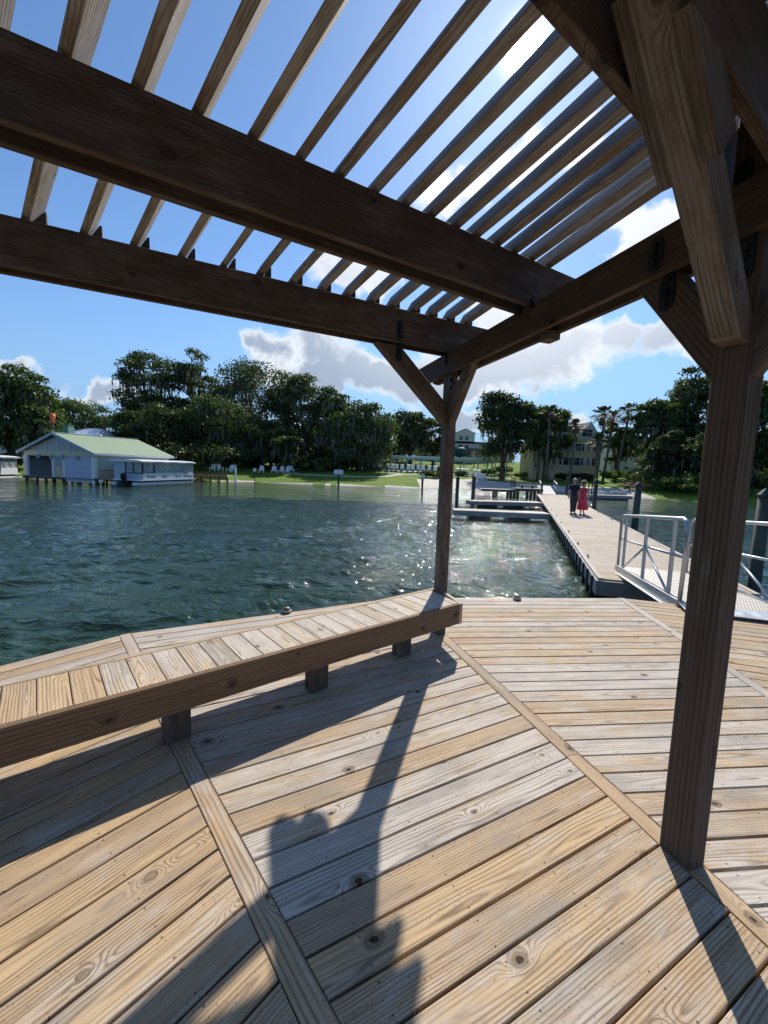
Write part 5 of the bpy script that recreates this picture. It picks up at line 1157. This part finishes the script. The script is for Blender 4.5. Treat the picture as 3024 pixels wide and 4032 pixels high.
    if text:
        for k, w in enumerate(text):
            words(w, .40, M['navy'], t, (Wd+.004, .2+(L-.4)*(k+.55)/len(text), .78), (R(90), 0, R(90)))
    if stripe: bx('side_stripe', Wd-.02, Wd+.012, .2, 2.2, .64, 1.1, stripe)
    return t
ps = atY(558, 1900, 38.6); pb = atY(764, 1900, 46.6)
dirn = math.atan2(pb.y-ps.y, pb.x-ps.x); Lb = math.hypot(pb.x-ps.x, pb.y-ps.y)
boat('tour_boat', ps.xy, dirn, Lb, 2.95, 'long white pontoon tour boat with script lettering moored beside the boathouse', ['Premier', 'Boat', 'Tours', '& Rentals'])
pl_ = atY(-70, 1900, 39.); pe_ = atY(84, 1900, 44.5); boat('pontoon_boat', pl_.xy, math.atan2(pe_.y-pl_.y, pe_.x-pl_.x), (pe_-pl_).length-.4, 2.9, 'white covered pontoon boat cut off by the left edge of the photo', None, 2.3, True, 'red')
# mooring stage beside the tour boat
q = atY(410, 1890, 39.6); t = empty('mooring_stage', (q.x, 39.6, WZ), 'low dark stage with tyres between the boathouse and the tour boat', 'stage')
lpart(MB().box((.4, 1.5, .46), (2.1, 4., .14), 0).box((-.5, -.45, .3), (.06, .06, .6)), 'platform', M['dark'], t); lpart(MB().box((.05, -.53, .34), (.42, .02, .28)), 'sign_plate', M['white'], t)
for x in (-.4, 1.3): lpart(MB().tube([(x, -.3, -2.4), (x, -.3, .55)], .11, 7), 'pile', M['dark'], t)
q = atY(448, 1890, 39.2)
t = empty('dock_bin', (q.x, 39.9, -.25), 'round brown bin standing on the stage beside the white garage door', 'bin'); lpart(MB().lathe((0, 0, 0), [(.3, 0), (.36, .2), (.36, .75), (.28, .95), (.05, 1.02)], 14), 'drum', M['dark'], t, True); lpart(MB().lathe((0, 0, .93), [(.34, 0), (.3, .06)], 14), 'lid', M['dark2'], t)

# ------------------------------------------------------------------ low pier, beach ramp, side pier, red boat
Yp = 41.; xL, xM, xR = atY(1896, 1930, Yp).x, atY(2028, 1930, Yp).x, atY(2139, 1930, Yp).x
t = empty('fishing_pier', (xL, Yp, WZ), 'low dark fixed pier with a bench and short railing left of the dock end', 'pier')
def slab(x0, x1, z_, w=1.3, y=Yp):
    b = MB(); x = x0
    while x < x1: b.timber((x, y, z_), (x, y+w, z_), .135, .04, wx=.5); x += .145
    return b
part(slab(xL, xM, -.02), 'deck_boards', M['dock'], t); part(slab(xM, xR, .14, 1.5), 'deck_boards', M['dock'], t)
part(MB().box(((xL+xM)/2, Yp-.03, -.14), (xM-xL, .05, .2)), 'edge_beam', M['dark'], t); part(MB().box(((xM+xR)/2, Yp-.03, .02), (xR-xM, .05, .2)), 'edge_beam', M['dark'], t)
for x in (xL+1.5, xL+2.9, xM+.3, xM+1.6, xR-.4):
    for y in (Yp+.1, Yp+1.2): part(MB().box((x, y, -1.4), (.22, .22, 2.7)), 'leg', M['dark'], t)
bx0, bx1 = atY(2060, 1911, Yp).x, atY(2118, 1911, Yp).x; zb_ = atY(2090, 1912, Yp+.5).z
part(MB().box(((bx0+bx1)/2, Yp+.9, zb_), (bx1-bx0, .4, .06)), 'bench_seat', M['dock'], t)
for x in (bx0+.2, bx1-.2): part(MB().box((x, Yp+.9, (zb_+.16)/2), (.1, .35, zb_-.16)), 'bench_leg', M['dark'], t)
for k in range(5): part(MB().box((xM+.05, Yp+.1+k*.38, .6), (.05, .05, 1.0)), 'railing_post', M['dark'], t)
part(MB().box((xM+.05, Yp+.86, 1.1), (.07, 1.65, .06)), 'top_rail', M['dark'], t)
part(MB().box((xR-.1, Yp+.1, .3), (.14, .14, 1.6)), 'railing_post', M['dark'], t)
e0, e1 = DP(43.5, -1.75, -.30), DP(43.5, -3.2, -.30); tip = gpt(2165, 1912, 45); t = empty('beach_ramp', DP(43.6, -2.7, -.3), 'pale ramp with short aluminium rails from the far dock end to the beach', 'ramp')
du_ = Vector((*ud, 0)); b = MB(); f0 = e0+du_*10+Vector((0, 0, .55)); f1 = e1+du_*10+Vector((0, 0, .55)); vs = [e0, e1, f1, f0]; vs += [q-Vector((0, 0, .15)) for q in vs]
part(b.add(vs, [(3, 2, 1, 0), (4, 5, 6, 7), (0, 1, 5, 4), (1, 2, 6, 5), (2, 3, 7, 6), (3, 0, 4, 7)], [[(0, 0), (0, 1.5), (10, 1.5), (10, 0)]]*6), 'walkway', M['concrete'], t)
for e, s_ in ((e0, 1), (e1, -1)):
    r = MB(); up = Vector((0, 0, 1.05)); r.tube([e, e+up*.9, e+up+du_*.15, e+up+du_*4.2+Vector((0, 0, .2)), e+du_*4.3+Vector((0, 0, .22))], .035, 8); r.tube([e+up*.5, e+up*.5+du_*4.3+Vector((0, 0, .2))], .025, 6)
    part(r, 'railing', M['alu'], t, True)
xa, xb = atY(2322, 1955, 42).x, atY(2490, 1955, 42).x; t = empty('side_pier', (xa, 42, WZ), 'low grey pier to the right of the dock below the red boat', 'pier')
part(slab(xa, xb, -.30, 1.2, 42.), 'deck_boards', M['dock'], t); part(MB().box(((xa+xb)/2, 41.97, -.46), (xb-xa, .06, .28)), 'edge_beam', M['fascia'], t); fb = MB()
part(MB().box(((xa+xb)/2, 42.6, -.75), (xb-xa-.6, 1., .3)), 'float', M['float'], t)
for px in (2300, 2320, 2333): q = atY(px, 1900, 42.5); part(MB().box((q.x, 42.5, .3), (.08, .08, 1.5)), 'railing_post', M['dark'], t)
q0 = gpt(2447, 1930, 42); q1 = atY(2500, 1925, q0.y-1.5); t = empty('red_boat', q0, 'red upturned boat on a low rack at the edge of the beach', 'boat'); rings = []
a = Vector((q0.x, q0.y, q0.z+.75)); c = Vector((q0.x+3.0, q0.y-1.2, q0.z+.55)); b = MB(); n = 12; vs = []
for i in range(n+1):
    s_ = i/n; wv = .48*math.sin(math.pi*min(.97, s_*.9+.06))**.6; p = a.lerp(c, s_)
    for k in range(9): an = math.pi*k/8; vs.append(p+Vector((.1, .9, 0)).normalized()*wv*math.cos(an)+Vector((0, 0, .34*math.sin(an)*min(1, wv*2.2))))
part(b.add(vs, [(i*9+k, i*9+k+1, (i+1)*9+k+1, (i+1)*9+k) for i in range(n) for k in range(8)]), 'hull', M['red'], t, True)
for s_ in (.2, .8): p = a.lerp(c, s_); part(MB().box((p.x, p.y, q0.z+.3), (.1, 1., .1)).box((p.x, p.y-.4, q0.z+.1), (.1, .1, .8)).box((p.x, p.y+.4, q0.z+.1), (.1, .1, .8)), 'rack', M['dark'], t)

# ------------------------------------------------------------------ the walking couple
def skinned(name, verts, edges, rad, mat, parent, sub=2, root=0):
    me = bpy.data.meshes.new(name); me.from_pydata(verts, edges, []); me.update(); me.materials.append(mat)
    o = bpy.data.objects.new(name, me); COL.objects.link(o); o.parent = parent
    sk = o.modifiers.new('skin', 'SKIN'); sk.use_smooth_shade = True; dat = me.skin_vertices[0].data
    for i, r_ in enumerate(rad):
        dat[i].radius = r_ if isinstance(r_, tuple) else (r_, r_)
        dat[i].use_root = (i == root)
    sb = o.modifiers.new('sub', 'SUBSURF'); sb.levels = sub; sb.render_levels = sub; return o
class Rig:
    def __init__(s): s.v = []; s.e = []; s.r = []
    def p(s, co, r, fr=None):
        s.v.append(co); s.r.append(r); i = len(s.v)-1
        if fr is not None: s.e.append((fr, i))
        return i
def person(loc, rz, label, woman=False):
    t = empty('person', loc, label, 'person', None, rz); k = .93 if woman else 1.0; S = lambda *a: tuple(q*k for q in a)
    b = Rig(); pel = b.p(S(0, 0, .94), (.13*k, .10*k)); wa = b.p(S(0, 0, 1.10), (.115*k, .085*k), pel); ch = b.p(S(0, .0, 1.32), (.15*k, .10*k), wa); cl = b.p(S(0, .01, 1.45), (.075*k, .06*k), ch)
    nk = b.p(S(0, 0, 1.53), .052*k, cl); jaw = b.p(S(0, -.015, 1.60), (.062*k, .075*k), nk); hd = b.p(S(0, 0, 1.68), (.078*k, .092*k), jaw); b.p(S(0, .005, 1.745), (.055*k, .065*k), hd)
    for s_, yk, ya, in ((-1, -.14, .02), (1, .10, -.12)):
        hip = b.p(S(s_*.095, 0, .88), .085*k, pel); kn = b.p(S(s_*.105, yk*.8-.03, .50), .056*k, hip); an = b.p(S(s_*.10, yk*.9+(.05 if yk > 0 else -.02), .09 if yk < 0 else .12), .037*k, kn); b.p(S(s_*.12, yk*.9-.15, .04), (.04*k, .032*k), an)
        sh = b.p(S(s_*.185, 0, 1.40), .058*k, ch); el = b.p(S(s_*.25, -yk*.35+.03, 1.13), .040*k, sh); wr = b.p(S(s_*.245, -yk*.8-.06, .90), .027*k, el); pa = b.p(S(s_*.24, -yk*.8-.08, .84), (.026*k, .036*k), wr)
        for f in range(4):
            f1 = b.p(S(s_*.24, -yk*.8-.11+f*.02, .79+.004*abs(f-1.5)), .0095*k, pa); b.p(S(s_*.225, -yk*.8-.105+f*.02, .755+.006*abs(f-1.5)), .008*k, f1)
        th_ = b.p(S(s_*.22, -yk*.8-.125, .825), .0105*k, pa); b.p(S(s_*.21, -yk*.8-.14, .795), .009*k, th_)
    bd = skinned('body', b.v, b.e, b.r, M['skin'], t, 1)
    fc = MB(); fc.tube([S(0, -.085, 1.69), S(0, -.112, 1.655), S(0, -.09, 1.645)], [.010*k, .016*k, .010*k], 6); lpart(fc, 'nose', M['skin'], t, True)
    for s_ in (-1, 1): lpart(MB().tube([S(s_*.083, .0, 1.64), S(s_*.092, .01, 1.67), S(s_*.083, .005, 1.70)], [.008*k, .02*k, .010*k], 6), 'ear', M['skin'], t, True)
    lpart(MB().box(S(0, -.088, 1.622), (.05, .012, .009)), 'mouth', M['red'], t)
    if woman:
        lpart(MB().loft([(S(0, -.02, .27), .27, .25), (S(.02, 0, .45), .26, .24), (S(0, 0, .75), .215, .175), (S(0, 0, .95), .185, .14), (S(0, 0, 1.12), .142, .11), (S(0, 0, 1.28), .172, .122), (S(0, 0, 1.38), .165, .10), (S(0, 0, 1.43), .12, .07)]), 'dress', M['dress'], t, True)
        lpart(MB().loft([(S(0, .05, 1.52), .085, .06), (S(0, .035, 1.62), .10, .085), (S(0, .02, 1.70), .098, .10), (S(0, .02, 1.77), .07, .075), (S(0, .02, 1.80), .02, .02)]), 'hair', M['hairdark'], t, True)
        lpart(MB().lathe(S(0, 0, 1.755), [(.17, 0), (.17, .012), (.095, .02), (.09, .08), (.06, .10), (.01, .105)], 16), 'hat', M['straw'], t, True)
        for s_, yk in ((-1, -.14), (1, .10)): lpart(MB().box(S(s_*.12, yk*.9-.10, .02), (.085, .23, .035)), 'sandal', M['bark'], t)
    else:
        c = Rig(); w00 = c.p((0, 0, .90), (.165, .128)); w0 = c.p((0, 0, 1.0), (.165, .125), w00); w1 = c.p((0, 0, 1.18), (.16, .12), w0); w2 = c.p((0, 0, 1.36), (.18, .125), w1); c.p((0, 0, 1.49), (.085, .07), w2)
        for s_, yk in ((-1, -.14), (1, .10)): a1 = c.p((s_*.195, 0, 1.40), .078, w2); c.p((s_*.235, -yk*.2+.01, 1.22), .070, a1)
        skinned('shirt', c.v, c.e, c.r, M['shirt'], t, 2)
        c = Rig(); w00 = c.p((0, 0, 1.04), (.15, .115)); w0 = c.p((0, 0, .94), (.155, .12), w00)
        for s_, yk in ((-1, -.14), (1, .10)): h_ = c.p((s_*.10, 0, .86), .115, w0); k_ = c.p((s_*.105, yk*.8-.03, .50), .085, h_); c.p((s_*.10, yk*.9+(.05 if yk > 0 else -.02), .11), .070, k_)
        skinned('trousers', c.v, c.e, c.r, M['trouser'], t, 2)
        lpart(MB().loft([((0, .03, 1.62), .06, .075), ((0, .02, 1.68), .092, .10), ((0, .005, 1.74), .092, .108), ((0, .0, 1.79), .065, .08), ((0, 0, 1.815), .02, .02)]), 'hair', M['hairwhite'], t, True)
        lpart(MB().box((0, -.090, 1.683), (.14, .03, .032)), 'sunglasses', M['black'], t)
        for s_, yk in ((-1, -.14), (1, .10)): lpart(MB().box((s_*.12, yk*.9-.08, .035), (.10, .28, .07)), 'shoe', M['trouser'], t)
    return t
pm_ = onz(2254, 2026, ZD); person((pm_.x, pm_.y, ZD), -.15, 'man with white hair and sunglasses in a navy shirt walking on the dock')
pw = onz(2290, 2026, ZD); person((pw.x, pw.y, ZD), -.2, 'woman in a long red floral dress and straw hat walking beside the man', True)
